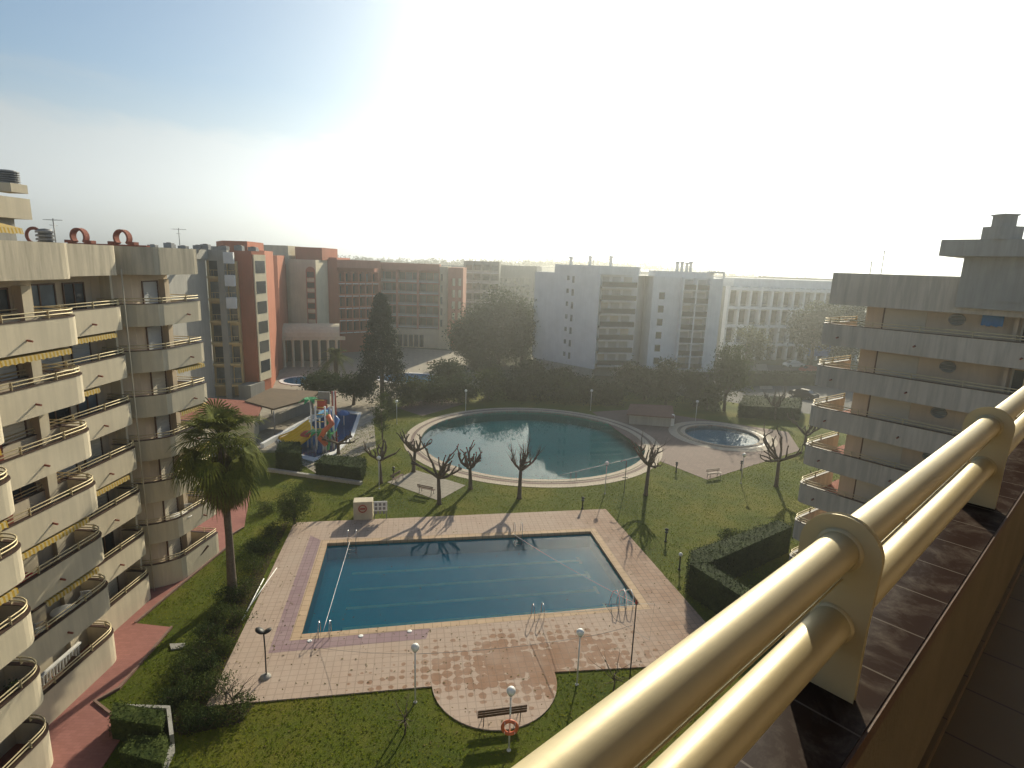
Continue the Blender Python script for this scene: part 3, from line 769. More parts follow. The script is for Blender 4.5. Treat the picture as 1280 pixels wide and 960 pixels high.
if not is_left([0, 0, 0, RL2[1], RL2[2]], rp(6, 3)): RL2 = RL2[::-1]
wallstrip(mb, RL2, 0, .16, 18.3, 20.15); mb.prism([rp(.4, .15), rp(24, .15), rp(24, 6), rp(.4, 6)], 18.35, 18.6)
mb.build('roof_parapet', parapet_r, RB)
bd = MB(); bd.prism([rp(1.9, 1.5), rp(24, 1.5), rp(24, 14), rp(1.9, 14)], 0, 18.34); bd.build('wall', pinkbeige, RB)
MB().prism([rp(1.95, 1.6), rp(24, 1.6), rp(24, 13.9), rp(1.95, 13.9)], 18.61, 18.8).build('roof', concrete, RB)
FRR = FR(rp(1.9, 1.5), rp(24, 1.5))
if Vector(FRR.n[:2]).dot(-rn) < 0: FRR = FR(rp(1.9, 1.5), rp(24, 1.5), True)
for k, zt in enumerate(ZL):
    zf = zt-1.0
    FRR.box(MB(), 1.0, 3.1, .006, .04, zf, zf+2.1).build('roller_shutter', creamshut, RB)
    FRR.box(MB(), .93, .995, .004, .06, zf, zf+2.25).build('post', darkwood, RB)
    # round porthole window with two bars
    q = FRR.p(4.5, .0, zf+1.8); o = MB(); n_ = 24
    for rr, dd0, dd1 in ((.34, .006, .05),):
        vs = []; 
        for dd in (dd0, dd1):
            for i in range(n_):
                a = 2*PI*i/n_; vs.append(FRR.p(4.5+rr*math.cos(a), dd, zf+1.8+rr*math.sin(a)*.8))
        o.add(vs, [(i, (i+1) % n_, n_+(i+1) % n_, n_+i) for i in range(n_)]+[tuple(range(n_, 2*n_))])
    o = o.build('porthole', glassb, RB)
    b_ = MB()
    for dz in (-.1, .1): b_.tube([FRR.p(4.14, .08, zf+1.8+dz), FRR.p(4.86, .08, zf+1.8+dz)], .018, 6)
    ring = []
    for i in range(n_+1): a = 2*PI*i/n_; ring.append(FRR.p(4.5+.36*math.cos(a), .05, zf+1.8+.29*math.sin(a)))
    b_.tube(ring, .03, 6); b_.build('frame', greym, o)
    g = FRR.box(MB(), 7.3, 8.6, .006, .04, zf, zf+2.1).build('window', glassd, RB)
    f = MB(); FRR.box(f, 7.22, 7.295, .004, .07, zf, zf+2.15); FRR.box(f, 8.605, 8.68, .004, .07, zf, zf+2.15); f.build('frame', creamshut, g)
    FRR.box(MB(), 7.0, 7.15, .004, .5, zf, zf+2.55).build('pillar', pinkbeige, RB)
# awning, seen as a bright orange strip on the second balcony
o = MB(); FRR.box(o, 8.9, 10.9, .9, .93, ZL[5]-.6, ZL[5]+1.2); o.build('awning', stripes, RB)
bt = MB()
for i in range(9):
    s = 5.62+i*.1; dz = .05*math.sin(i*1.9)
    FRR.box(bt, s, s+.1, .30+.012*(i % 2), .33+.012*(i % 2), ZL[6]+.62+dz*.6, ZL[6]+1.2)
tag(bt.build('beach_towel', clothblue), 'blue towel hanging under the roof slab of the right building', 'towel')
# penthouse and chimney on the right building
P2 = thing('roof_house', 'grey penthouse with overhanging flat roof on the right building', 'penthouse', (*rp(12, 5), 18.8))
c1 = AT(1175, 310, 30); c2 = Vector((c1.x, c1.y)); sP = (c2-RC).dot(ru); dP = (c2-RC).dot(rn)
MB().prism([rp(sP+.9, dP+.7), rp(sP+11, dP+.7), rp(sP+11, dP+6), rp(sP+.9, dP+6)], 18.61, 21.15).build('wall', greyren, P2)
MB().prism([rp(sP, dP), rp(sP+12, dP), rp(sP+12, dP+7), rp(sP, dP+7)], 21.15, 21.95).build('roof', greyren, P2)
FP = FR(rp(sP+.9, dP+.7), rp(sP+11, dP+.7))
if Vector(FP.n[:2]).dot(-rn) < 0: FP = FR(rp(sP+.9, dP+.7), rp(sP+11, dP+.7), True)
lv = MB()
for i in range(16): FP.box(lv, 3.6+i*.14, 3.67+i*.14, .01, .06, 19.5, 20.7)
lv.build('louvred_shutter', whitem, P2); FP.box(MB(), 1.6, 2.6, .01, .05, 19.0, 20.6).build('door', greyren, P2)
p = AT(1254, 290, 28.5); ch = thing('chimney', 'square stepped chimney on the penthouse roof at far right', 'chimney', (p.x, 28.5, 21.95))
MB().box(p.x-.55, p.x+.55, 28, 29.1, 21.952, 22.55).build('base', greyren, ch); MB().box(p.x-.32, p.x+.32, 28.2, 28.9, 22.552, 23.05).build('stack', greyren, ch); MB().box(p.x-.38, p.x+.38, 28.15, 28.95, 23.05, 23.12).build('cap', concrete, ch)
antenna(1106, 313, 334, 40, 'taller antenna on the right building roof', zb=19.4); antenna(1090, 326, 334, 40, 'short antenna on the right building roof', 2, zb=19.4)

# ------------------------------------------------------------------ foliage
import numpy as np
def quads(name, P, size, mat, parent, seed=0, aspect=.6, off=None, nrm=None, tri=False):
    """many small leaf faces at the points P"""
    r = np.random.default_rng(seed); n = len(P)
    a = r.normal(size=(n, 3)) if nrm is None else nrm+r.normal(size=(n, 3))*.6
    a /= np.linalg.norm(a, axis=1)[:, None]+1e-9
    b = np.cross(a, r.normal(size=(n, 3))); b /= np.linalg.norm(b, axis=1)[:, None]+1e-9
    c = np.cross(a, b); s = size*(.55+.9*r.random(n))[:, None]
    b = b*s*.5; c = c*s*.5*aspect
    V_ = np.stack([P-b, P+c*.9+b*.1, P+b, P-c*.9-b*.1], 1).reshape(-1, 3)
    o = Vector((0, 0, 0)); p = parent
    while p is not None: o += p.location; p = p.parent
    V_ = V_-np.array(o)
    me = bpy.data.meshes.new(name); me.vertices.add(4*n); me.vertices.foreach_set('co', V_.ravel().astype(np.float32))
    me.loops.add(4*n); me.loops.foreach_set('vertex_index', np.arange(4*n, dtype=np.int32))
    me.polygons.add(n); me.polygons.foreach_set('loop_start', np.arange(0, 4*n, 4, dtype=np.int32))
    try: me.polygons.foreach_set('loop_total', np.full(n, 4, dtype=np.int32))
    except Exception: pass
    me.materials.append(mat); me.update(calc_edges=True); me.validate()
    ob = bpy.data.objects.new(name, me); col.objects.link(ob)
    if parent is not None: ob.parent = parent
    return ob
def clumps(ells, nc, nl, rc, seed=0, shell=.55):
    """leaf points gathered in clumps through a set of ellipsoids (cx,cy,cz,rx,ry,rz)"""
    r = np.random.default_rng(seed); E_ = np.array(ells, float); vol = E_[:, 3]*E_[:, 4]*E_[:, 5]; vol = vol/vol.sum()
    k = r.choice(len(E_), nc, p=vol); d = r.normal(size=(nc, 3)); d /= np.linalg.norm(d, axis=1)[:, None]
    rad = (shell+(1.04-shell)*r.random(nc))[:, None]*(.88+.24*r.random((nc, 1)))
    C = E_[k, :3]+d*rad*E_[k, 3:]
    cs = rc*(.6+.8*r.random(nc))
    P = np.repeat(C, nl, 0)+r.normal(size=(nc*nl, 3))*np.repeat(cs, nl)[:, None]*np.array([1, 1, .7])
    return P
def tree(name, lab, cat, base, h, ells, mat, tr=.18, nc=90, nl=40, rc=.5, ls=.3, seed=1, group=None, shell=.5):
    """ells relative to base"""
    t = thing(name, lab, cat, base, group); b = Vector(base); r = random.Random(seed)
    top = max(e[2] for e in ells)
    tm = MB(); tm.tube([b+V(0, 0, -.05), b+V(r.uniform(-.1, .1), 0, top*.4), b+V(r.uniform(-.2, .2), 0, top*.95)], [tr*1.25, tr, tr*.35], 8); 
    tm.build('trunk', bark, t)
    lm = MB()
    for i in range(7):
        e = r.choice(ells); z0 = top*(.3+.5*r.random()); z0 = min(z0, e[2])
        tgt = b+V(e[0]+r.uniform(-.7, .7)*e[3], e[1]+r.uniform(-.7, .7)*e[4], e[2]+r.uniform(0, .6)*e[5])
        lm.tube([b+V(0, 0, z0), (b+V(0, 0, z0)).lerp(tgt, .5)+V(0, 0, .1*h), tgt], [tr*.5, tr*.3, tr*.1], 5)
    lm.build('limbs', bark, t)
    P = clumps([(b.x+e[0], b.y+e[1], b.z+e[2], e[3], e[4], e[5]) for e in ells], nc, nl, rc, seed, shell)
    P[:, 2] = np.maximum(P[:, 2], b.z+.05)
    quads('crown', P, ls, mat, t, seed)
    return t
def hedge(name, lab, poly, z0, h, mat, seed=1, dens=70, ls=.16, cat='hedge', group=None, rough=.06):
    c = (sum(p[0] for p in poly)/len(poly), sum(p[1] for p in poly)/len(poly))
    t = thing(name, lab, cat, (c[0], c[1], z0), group)
    core = [lerp(p, c, .03) for p in poly]
    MB().prism(core, z0, z0+h-.06).build('core', leaf_dark if mat is not leaf_mid else mat, t)
    r = np.random.default_rng(seed); pts = []; nr = []
    n = len(poly)
    for i in range(n):
        a = np.array(poly[i]); b = np.array(poly[(i+1) % n]); L_ = np.linalg.norm(b-a); k = int(L_*h*dens)
        s = r.random(k); z = r.random(k)*h; nn = np.array([(b-a)[1], -(b-a)[0]])/L_
        if np.dot(nn, (a+b)/2-np.array(c)) < 0: nn = -nn
        xy = a+(b-a)*s[:, None]+nn*r.normal(0, rough, k)[:, None]
        pts.append(np.column_stack([xy, z0+z])); nr.append(np.tile([nn[0], nn[1], .2], (k, 1)))
    xs = [p[0] for p in poly]; ys = [p[1] for p in poly]
    tri = tessellate_polygon([[Vector((x, y, 0)) for x, y in poly]])
    for tt in tri:
        A, B, C = [np.array(poly[j]) for j in tt]; ar = abs((B-A)[0]*(C-A)[1]-(B-A)[1]*(C-A)[0])/2; k = int(ar*dens)
        u_ = r.random(k); v_ = r.random(k); f = u_+v_ > 1; u_[f] = 1-u_[f]; v_[f] = 1-v_[f]
        xy = A+(B-A)*u_[:, None]+(C-A)*v_[:, None]
        pts.append(np.column_stack([xy, z0+h+r.normal(0, rough*1.3, k)])); nr.append(np.tile([0, 0, 1.], (k, 1)))
    quads('foliage', np.concatenate(pts), ls, mat, t, seed, nrm=np.concatenate(nr)); return t
def rectp(a, b, wd):
    a, b = Vector(a), Vector(b); e = (b-a).normalized(); n = Vector((-e.y, e.x))*wd/2
    return [tuple(a-n), tuple(b-n), tuple(b+n), tuple(a+n)]

# tall fan palm by the left walkway
pb = G(291, 744); ph = ZV(552, pb.x, pb.y)
PT = thing('palm_tree', 'tall fan palm with a hanging skirt of dead fronds beside the left walkway', 'palm tree', pb)
r = random.Random(5)
MB().tube([pb+V(0, 0, -.05), pb+V(0, 0, .5), pb+V(.03, 0, ph*.4), pb+V(-.05, 0, ph*.8), pb+V(0, 0, ph)], [.38, .27, .20, .19, .22], 14).build('trunk', palmbark, PT)
def fan(mb, o, az, el, Lp, Lb, droop, r):
    d = Vector((math.cos(az)*math.cos(el), math.sin(az)*math.cos(el), math.sin(el)))
    mid = o+d*Lp*.6; end = o+d*Lp+V(0, 0, -droop*Lp*.4); mb.tube([o, mid, end], [.03, .022, .014], 4)
    fd = (end-mid).normalized(); side = fd.cross(V(0, 0, 1)); side = side.normalized() if side.length > .01 else V(1, 0, 0); upn = side.cross(fd)
    n = 17
    for i in range(n):
        a = -1.45+2.9*i/(n-1); ll = Lb*(.72+.28*math.cos(a))*r.uniform(.85, 1.1)
        dd = (fd*math.cos(a)+side*math.sin(a)+upn*.18*abs(math.sin(a))).normalized(); wd = upn.cross(dd)*.038 if abs(a) < 3 else side
        wd = dd.cross(upn).normalized()*.045
        p1 = end+dd*ll*.5; p2 = end+dd*ll*.8+V(0, 0, -droop*ll*.22); p3 = end+dd*ll+V(0, 0, -droop*ll*.6)
        mb.add([end-wd*.3, end+wd*.3, p1+wd, p1-wd, p2+wd*.7, p2-wd*.7, p3], [(0, 1, 2, 3), (3, 2, 4, 5), (5, 4, 6)])
top = pb+V(0, 0, ph)
cr = MB()
for i in range(78):
    el = math.radians(r.uniform(-50, 82)); fan(cr, top+V(0, 0, r.uniform(-.25, .2)), r.uniform(0, 2*PI), el, r.uniform(1.25, 1.9), r.uniform(1.15, 1.5), .55+.5*(el < .4), r)
cr.build('crown', leaf_palm, PT)
dk_ = MB()
for i in range(90):
    el = math.radians(r.uniform(-84, -48)); fan(dk_, top+V(0, 0, -.2-1.7*r.random()), r.uniform(0, 2*PI), el, r.uniform(.8, 1.25), r.uniform(.9, 1.3), .5, r)
dk_.build('dead_frond_skirt', leaf_dead, PT)
def datepalm(loc, h, R, lab, seed, nf=46):
    t = thing('palm_tree', lab, 'palm tree', loc); r = random.Random(seed); b = Vector(loc)
    MB().tube([b, b+V(0, 0, h*.5), b+V(0, 0, h)], [.38, .32, .42], 10).build('trunk', palmbark, t)
    mb = MB()
    for i in range(nf):
        az = r.uniform(0, 2*PI); el = math.radians(r.uniform(-25, 80)); pts = []
        for k in range(7):
            q = k/6; pts.append(b+V(math.cos(az)*math.cos(el)*R*q, math.sin(az)*math.cos(el)*R*q, h+math.sin(el)*R*q-.55*R*q*q))
        mb.tube(pts, [.04, .035, .03, .025, .02, .015, .01], 4)
        for k in range(1, 7):
            for j in range(3):
                p = pts[k-1].lerp(pts[k], j/3+.2); d = (pts[k]-pts[k-1]).normalized(); sd = d.cross(V(0, 0, 1)).normalized()
                for s in (-1, 1):
                    e = p+(sd*s*.8+d*.6+V(0, 0, -.25)).normalized()*R*.24; wv = d*.05
                    mb.add([p-wv, p+wv, e], [(0, 1, 2)])
    mb.build('crown', leaf_palm, t); return t
p = G(421, 484); datepalm(p, ZV(446, p.x, p.y), 3.1, 'short date palm with thick trunk at the edge of the hotel plaza', 3)

# conifer and other trees round the garden
p = G(478, 508); hc = ZV(366, p.x, p.y); t = thing('conifer_tree', 'tall dark conifer standing in front of the red hotel', 'tree', p)
MB().tube([p, p+V(0, 0, hc*.5), p+V(0, 0, hc*.97)], [.35, .2, .03], 8).build('trunk', bark, t)
rg = np.random.default_rng(8); pts = []
for i in range(520):
    q = rg.random()**.8; z = hc*(.08+.9*q); R_ = (1-q)**.75*3.3*(1 if q > .1 else .8)+.12; a = rg.random()*2*PI; rr = R_*(.35+.75*rg.random()**.5)
    c = np.array([p.x+math.cos(a)*rr, p.y+math.sin(a)*rr, z-rr*.12]); pts.append(c+rg.normal(size=(46, 3))*np.array([.42, .42, .28])*(1.15-.6*q))
quads('crown', np.concatenate(pts), .26, leaf_con, t, 4)
def T(u, v, vt, rx, lab, mat=leaf_dark, seed=1, name='tree', cat='tree', ky=1.0, nc=110, nl=44, ls=.34, low=.25, group=None, tr=.2, rc=None, lobes=3):
    """tree with base at pixel (u,v), top at row vt and crown half-width rx metres"""
    b = G(u, v); h = ZV(vt, b.x, b.y); r = random.Random(seed); rz = h*(1-low)/2; cz = h-rz
    ells = [(0, 0, cz, rx*.8, rx*.8*ky, rz)]
    for i in range(lobes):
        a = r.uniform(0, 2*PI); ells.append((math.cos(a)*rx*.5, math.sin(a)*rx*.5*ky, cz+r.uniform(-.45, .35)*rz, rx*r.uniform(.4, .6), rx*r.uniform(.4, .6)*ky, rz*r.uniform(.4, .65)))
    return tree(name, lab, cat, (b.x, b.y, 0), h, ells, mat, tr, nc, nl, rc or rx*.2, ls, seed, group)
T(622, 455, 358, 6.4, 'largest dark evergreen tree left of the white building', seed=11, nc=420, nl=60, ls=.42, low=.02, tr=.4, lobes=6)
T(590, 457, 388, 4.2, 'dark evergreen beside the pink hotel wing', seed=12, nc=220, nl=50, ls=.4, low=.02, tr=.3)
T(652, 457, 376, 3.3, 'slim dark evergreen touching the left edge of the white building', seed=13, nc=200, nl=50, ls=.4, low=.02, tr=.3)
T(404, 507, 470, 3.0, 'flat topped dark tree behind the water slide tower', seed=14, nc=130, ls=.3, low=.45)
T(442, 506, 470, 2.4, 'dark rounded tree between the slide tower and the tall conifer', seed=15, nc=120, ls=.3, low=.3)
T(478, 548, 488, .95, 'slender young tree with pale green leaves by the paddling pool edge', leaf_mid, 16, nc=60, nl=40, ls=.17, low=.1, tr=.07)
T(487, 515, 496, 1.0, 'small bright bush beside a globe lamp near the conifer', leaf_mid, 17, nc=40, ls=.18, low=.05, tr=.06)
T(369, 655, 606, 1.45, 'round olive green shrub on the lawn beside the palm', leaf_mid, 18, name='shrub', cat='shrub', nc=150, nl=50, ls=.10, low=.03, tr=.1, rc=.22)
T(905, 514, 432, 2.9, 'loose yellowish tree right of the white building', leaf_mid, 21, nc=150, ls=.3, low=.15)
T(930, 470, 402, 4.0, 'pale bare looking tree in front of the far white block', leaf_pale, 22, nc=110, nl=30, ls=.34, low=.25)
T(1012, 462, 376, 5.2, 'broad dark tree hiding part of the far white block', leaf_dark, 23, nc=190, ls=.5, low=.2, tr=.35)
T(1052, 470, 372, 4.6, 'dark tree just left of the right building balconies', leaf_dark, 24, nc=160, ls=.5, low=.2, tr=.35)
T(832, 506, 452, 2.9, 'dark tree in front of the second balcony stack of the white building', seed=25, nc=140, ls=.32, low=.1)
T(868, 508, 462, 2.4, 'dark bush between two trees below the white building', seed=26, nc=110, ls=.3, low=.08)
T(805, 500, 466, 2.6, 'low dark tree below the left balcony stack of the white building', seed=27, nc=110, ls=.3, low=.1)
mass = [(515, 506, 474, 2.6), (548, 503, 470, 2.8), (578, 502, 468, 2.6), (612, 500, 462, 2.8), (645, 500, 472, 2.6), (676, 500, 468, 2.7), (706, 502, 476, 2.4), (735, 503, 474, 2.6), (765, 505, 478, 2.4), (884, 512, 474, 2.2)]
for i, (u, v, vt, rx) in enumerate(mass):
    w_ = ['second', 'third', 'fourth', 'fifth', 'sixth', 'seventh', 'eighth', 'ninth'][i-1] if 0 < i < 9 else ''
    lab = 'leftmost dark bush of the long row behind the round pool' if i == 0 else ('rightmost dark bush of the long row behind the round pool' if i == 9 else f'{w_} dark bush from the left in the row behind the round pool')
    T(u, v, vt, rx, lab, leaf_dark if i % 3 else leaf_mid, 40+i, 'bush', 'bush', nc=90, nl=40, ls=.3, low=.02, group='dark bushes behind the round pool', tr=.12)
sm = [(560, 486, 452, 3), (700, 486, 462, 3), (600, 470, 440, 3), (660, 478, 450, 3), (790, 486, 455, 3)]
for i, (u, v, vt, rx) in enumerate(sm):
    T(u, v, vt, rx, ['dark tree rising behind the bushes near the hotel plaza', 'dark low tree at the foot of the white building left face', 'dark tree behind the big evergreen near the grey flats', 'dark tree between the big evergreen and the white building', 'dark tree at the foot of the left white balconies'][i], leaf_dark, 60+i, nc=100, ls=.4, low=.1)
T(926, 668+22, 664, .9, 'small bright green shrub inside the hedged garden', leaf_mid, 71, 'shrub', 'shrub', nc=40, ls=.12, low=.02, tr=.03)
T(912, 668+12, 662, .8, 'bright green bush in the hedged garden nearest the hedge', leaf_mid, 72, 'shrub', 'shrub', nc=40, ls=.12, low=.02, tr=.03)
T(942, 685, 655, 1.1, 'greyish twiggy shrub in the hedged garden', leaf_pale, 73, 'shrub', 'shrub', nc=40, nl=26, ls=.1, low=.1, tr=.03)

# clipped hedges
hedge('hedge', 'clipped dark hedge in front of the paddling pool', [G2(394, 597), G2(404, 586), G2(458, 590), G2(452, 604)], 0, 1.5, leaf_dark, 2, 90)
hedge('hedge', 'short dark hedge between the fan palm and the water slide', [G2(346, 588), G2(350, 574), G2(376, 574), G2(376, 590)], 0, 1.9, leaf_dark, 3, 90)
ha, hb, hc_ = (12.6, 42.5), (11.7, 32.8), (14.6, 26.0)
hp = ZV(664, 11.9, 34.0)
hedge('hedge', 'tall dark clipped hedge wall turned to the pool deck', [G2(857, 741), (12.55, 33.2), (16.2, 26.4), (15.2, 26.0)], 0, 2.1, leaf_dark, 4, 110, .12)
hedge('hedge', 'clipped hedge running from the hedge corner toward the right building', [G2(857, 741), (12.9, 33.0), (20.9, 38.8), (20.3, 39.8), (12.0, 34.4)], 0, 2.1, leaf_dark, 5, 110, .12)
hedge('hedge', 'dark box hedge in front of the car park', [G2(921, 522), G2(998, 526), G2(1000, 512), G2(930, 508)], 0, 1.8, leaf_dark, 6, 45, .2)
hedge('hedge', 'low dark hedge strip between the car park and the far white block', [(38, 100), (60, 104), (60, 107), (38, 103)], 0, 2.2, leaf_dark, 7, 25, .3)
hedge('hedge', 'small hedge block beside the low pale wall at the lower left', [G2(140, 925), G2(146, 903), G2(208, 915), G2(205, 935)], 0, 1.1, leaf_mid, 8, 170, .10)
hedge('hedge', 'second hedge block under the low pale wall at the lower left', [G2(150, 960), G2(168, 938), G2(214, 938), G2(205, 975)], 0, .8, leaf_mid, 9, 170, .10)

# bushes in the planting bed: separate shrubs
bsh = [(340, 668), (336, 690), (318, 712), (306, 742), (284, 752), (276, 772), (292, 778), (262, 800), (280, 815), (245, 822), (262, 838), (232, 850), (250, 872), (222, 880), (270, 868), (240, 900), (262, 905), (300, 892), (330, 640), (318, 690)]
rb = random.Random(9)
wh = ['beside the deck corner', 'just below the deck corner', 'above the palm foot', 'right of the palm foot', 'at the palm foot', 'left of the long white pole', 'right beside the long white pole', 'below the palm', 'near the deck edge under the pole', 'at the lawn side below the palm', 'midway along the bed', 'facing the stone slab in the lawn', 'at the broad end of the bed', 'near the zigzag of the walkway', 'against the near left deck corner', 'beside the low pale wall', 'in the shade at the bed end', 'under the bare rose stems', 'at the far tip of the bed', 'on the lawn side above the palm']
for i, (u, v) in enumerate(bsh):
    b = G(u, v); s = rb.uniform(.45, .85)
    ells = [(0, 0, s*.7, s, s, s*.7), (rb.uniform(-.5, .5), rb.uniform(-.5, .5), s*.5, s*.7, s*.7, s*.6)]
    tree('garden_shrub', f'low green shrub {wh[i]}', 'shrub', (b.x, b.y, 0), 1.2, ells, [leaf_mid, leaf_dark, leaf_mid][i % 3], .03, 46, 34, .17, .085, 100+i, 'shrubs in the bed along the deck')

# ------------------------------------------------------------------ bare pollarded trees
def pollard(seed, h, spread, twigs=0, nl=6, lean=0, knob=1.0):
    r = random.Random(seed); tk = MB(); b = MB()
    th_ = h*.52; tk.tube([V(0, 0, -.05), V(0, 0, .15), V(r.uniform(-.05, .05), 0, th_*.5), V(lean, 0, th_)], [.28, .19, .16, .14], 10)
    o = V(lean, 0, th_)
    def limb(p, d, L_, rad, dep):
        pts = [p]; rs = [rad]; n = 4
        for i in range(n):
            d = (d+V(r.uniform(-.38, .38), r.uniform(-.38, .38), r.uniform(-.12, .34))).normalized(); p = p+d*L_/n; pts.append(p); rs.append(rad*(1-.11*(i+1))*(1+.18*r.random()))
        b.tube(pts, rs, 7)
        b.ball(pts[-1], rs[-1]*1.55*knob, 7, 5)
        if dep > 0:
            for i in (1, 2, 3, 4):
                if r.random() < .85:
                    dd = (d+V(r.uniform(-1, 1), r.uniform(-1, 1), r.uniform(0, .9))).normalized(); limb(pts[i], dd, L_*r.uniform(.3, .55), rs[i]*.75, dep-1)
        for k in range(twigs if dep == 0 else twigs//2):
            dd = (d+V(r.uniform(-.6, .6), r.uniform(-.6, .6), r.uniform(.3, 1.2))).normalized(); q = pts[-1]; l2 = r.uniform(.5, 1.1)
            b.tube([q, q+dd*l2*.5+V(r.uniform(-.05, .05), 0, 0), q+dd*l2+V(0, 0, .1)], [.014, .010, .004], 3)
    for i in range(nl):
        a = 2*PI*i/nl+r.uniform(-.4, .4); el = r.uniform(.12, .8)
        limb(o, V(math.cos(a)*math.cos(el), math.sin(a)*math.cos(el), math.sin(el)), spread*r.uniform(.8, 1.2), .12, 1)
    return tk, b
pol = [  # u, v base, v top, spread, twigs, seed, label
 (476, 604, 545, 1.5, 0, 1, 'bare pollarded tree behind the globe lamp left of the bench terrace'),
 (517, 590, 536, 1.6, 0, 2, 'bare pollarded tree at the far corner of the bench terrace'),
 (549, 630, 562, 1.9, 0, 3, 'bare pollarded tree at the near corner of the bench terrace'),
 (588, 611, 556, 1.8, 0, 4, 'bare pollarded tree just right of the bench terrace'),
 (649, 623, 546, 1.2, 9, 5, 'bare tree with long upright twigs at the near edge of the round pool'),
 (807, 619, 541, 1.7, 3, 6, 'tall narrow bare tree at the right end of the round pool, below the pink terrace'),
 (970, 608, 541, 2.1, 1, 7, 'stout bare pollarded tree below the small round pool'),
 (968, 524, 491, 1.8, 3, 8, 'bare tree in front of the box hedge by the car park'),
 (1006, 556, 532, 2.0, 0, 9, 'bare pollarded tree beside the right building corner'),
 (423, 567, 541, 1.6, 0, 10, 'dark bare tree standing at the paddling pool rim'),
 (1035, 640, 590, 1.6, 0, 12, 'bare tree in the private garden near the right building')]
for (u, v, vt, spd, tw, sd_, lab) in pol:
    b = G(u, v); h = ZV(vt, b.x, b.y); lean = random.Random(sd_).uniform(-.15, .15)
    k = .78 if tw < 9 else .74
    tk, br_ = pollard(sd_, h*k/.84, spd*1.2, tw, 6 if sd_ != 5 else 5, lean)
    o = thing('bare_tree', lab, 'tree', (0, 0, 0), 'bare pollarded trees in the garden')
    tk.build('trunk', bark, o); br_.build('branches', bark, o); o.location = (b.x, b.y, 0)
def sapling(u, v, h, seed, lab, n=9):
    b = G(u, v); r = random.Random(seed); o = thing('sapling', lab, 'sapling', (0, 0, 0)); tk = MB().tube([V(0, 0, 0), V(.05, 0, h*.3), V(0, .05, h*.5)], [.045, .035, .03], 6); tk.build('trunk', bark, o); m_ = MB()
    for i in range(n):
        a = 2*PI*i/n+r.random(); p = V(0, .05, h*(.3+.2*r.random())); pts = [p]
        for k in range(4): p = p+V(math.cos(a), math.sin(a), r.uniform(.1, 1.0))*h*.15+V(r.uniform(-.1, .1), r.uniform(-.1, .1), 0); pts.append(p)
        m_.tube(pts, [.022, .018, .014, .009, .005], 4)
    m_.build('branches', bark, o); o.location = b
sapling(766, 868, 2.2, 1, 'thin bare sapling between the deck and the thick rail')
sapling(506, 918, 1.5, 2, 'pale bare sapling on the lawn in front of the first globe lamp')
sapling(292, 890, 1.6, 5, 'leafless rose bush at the near left deck corner', 14)
sapling(282, 882, 1.3, 6, 'thinner leafless rose bush next to the deck corner', 12)

# ------------------------------------------------------------------ lamps and pool furniture
def globe_lamp(h=3.05):
    o = thing('globe_lamp', '', 'lamp', (0, 0, 0))
    m_ = MB().tube([V(0, 0, 0), V(0, 0, h-.30)], [.04, .032], 10); m_.lathe([(.09, 0), (.09, .03), (.045, .08)], (0, 0, 0), 12); m_.build('pole', whitem, o)
    g = MB().ball((0, 0, h-.17), .19, 20, 12); g.build('globe', globe_m, o)
    MB().lathe([(.02, -.42), (.09, -.37), (.12, -.33), (.10, -.31)], (0, 0, h), 16).build('collar', greym, o); return o
gl = globe_lamp(); used = False
lamps = [(519, 878, 'globe lamp on the lawn between the near left deck edge and the half round bay'), (721, 856, 'globe lamp on the lawn right of the half round bay'), (636, 938, 'globe lamp with a lifebuoy behind the long bench'),
 (474, 611, 'globe lamp left of the bench terrace'), (496, 530, 'globe lamp near the conifer and the garden path'), (582, 514, 'globe lamp left of the far rim of the round pool'),
 (738, 513, 'globe lamp behind the middle of the round pool'), (869, 528, 'globe lamp behind the small round pool'), (926, 604, 'globe lamp beside the pink pool terrace'), (1246, 600, 'globe lamp'), (756, 617, 'thin globe lamp near the shower at the round pool')]
for u, v, lab in lamps:
    if u == 1246: continue
    b = G(u, v); place(gl, used, b, 0, 1.0, lab, 'globe lamps in the garden'); used = True
# low bollard lights
bo = thing('bollard_light', '', 'bollard', (0, 0, 0))
MB().lathe([(.10, 0), (.10, .04), (.05, .06), (.045, .62), (.12, .64), (.12, .68), (.08, .7)], (0, 0, 0), 14).build('post', blackm, bo)
MB().lathe([(.075, .70), (.08, .84)], (0, 0, 0), 12).build('lens', glassb, bo); MB().lathe([(.14, .84), (.13, .88), (.03, .94), (.001, .945)], (0, 0, 0), 14).build('cap', blackm, bo)
used = False
for u, v, lab in [(832, 677, 'black bollard light on the lawn left of the tall hedge'), (728, 636, 'black bollard light on the lawn above the far deck edge'), (492, 597, 'black bollard light beside the bench terrace'), (926, 588, 'black bollard light at the foot of the pink terrace'), (845, 590, 'small black bollard light near the terrace corner')]:
    place(bo, used, G(u, v), 0, 1.15, lab, 'black bollard lights'); used = True
p = G(849, 712); o = thing('bollard_light', 'black post with a white globe on top beside the tall hedge', 'bollard', p); MB().lathe([(.1, 0), (.1, .05), (.05, .07), (.05, .95), (.09, 1.0)], p, 12).build('post', blackm, o); MB().ball(p+V(0, 0, 1.12), .14).build('globe', globe_m, o)

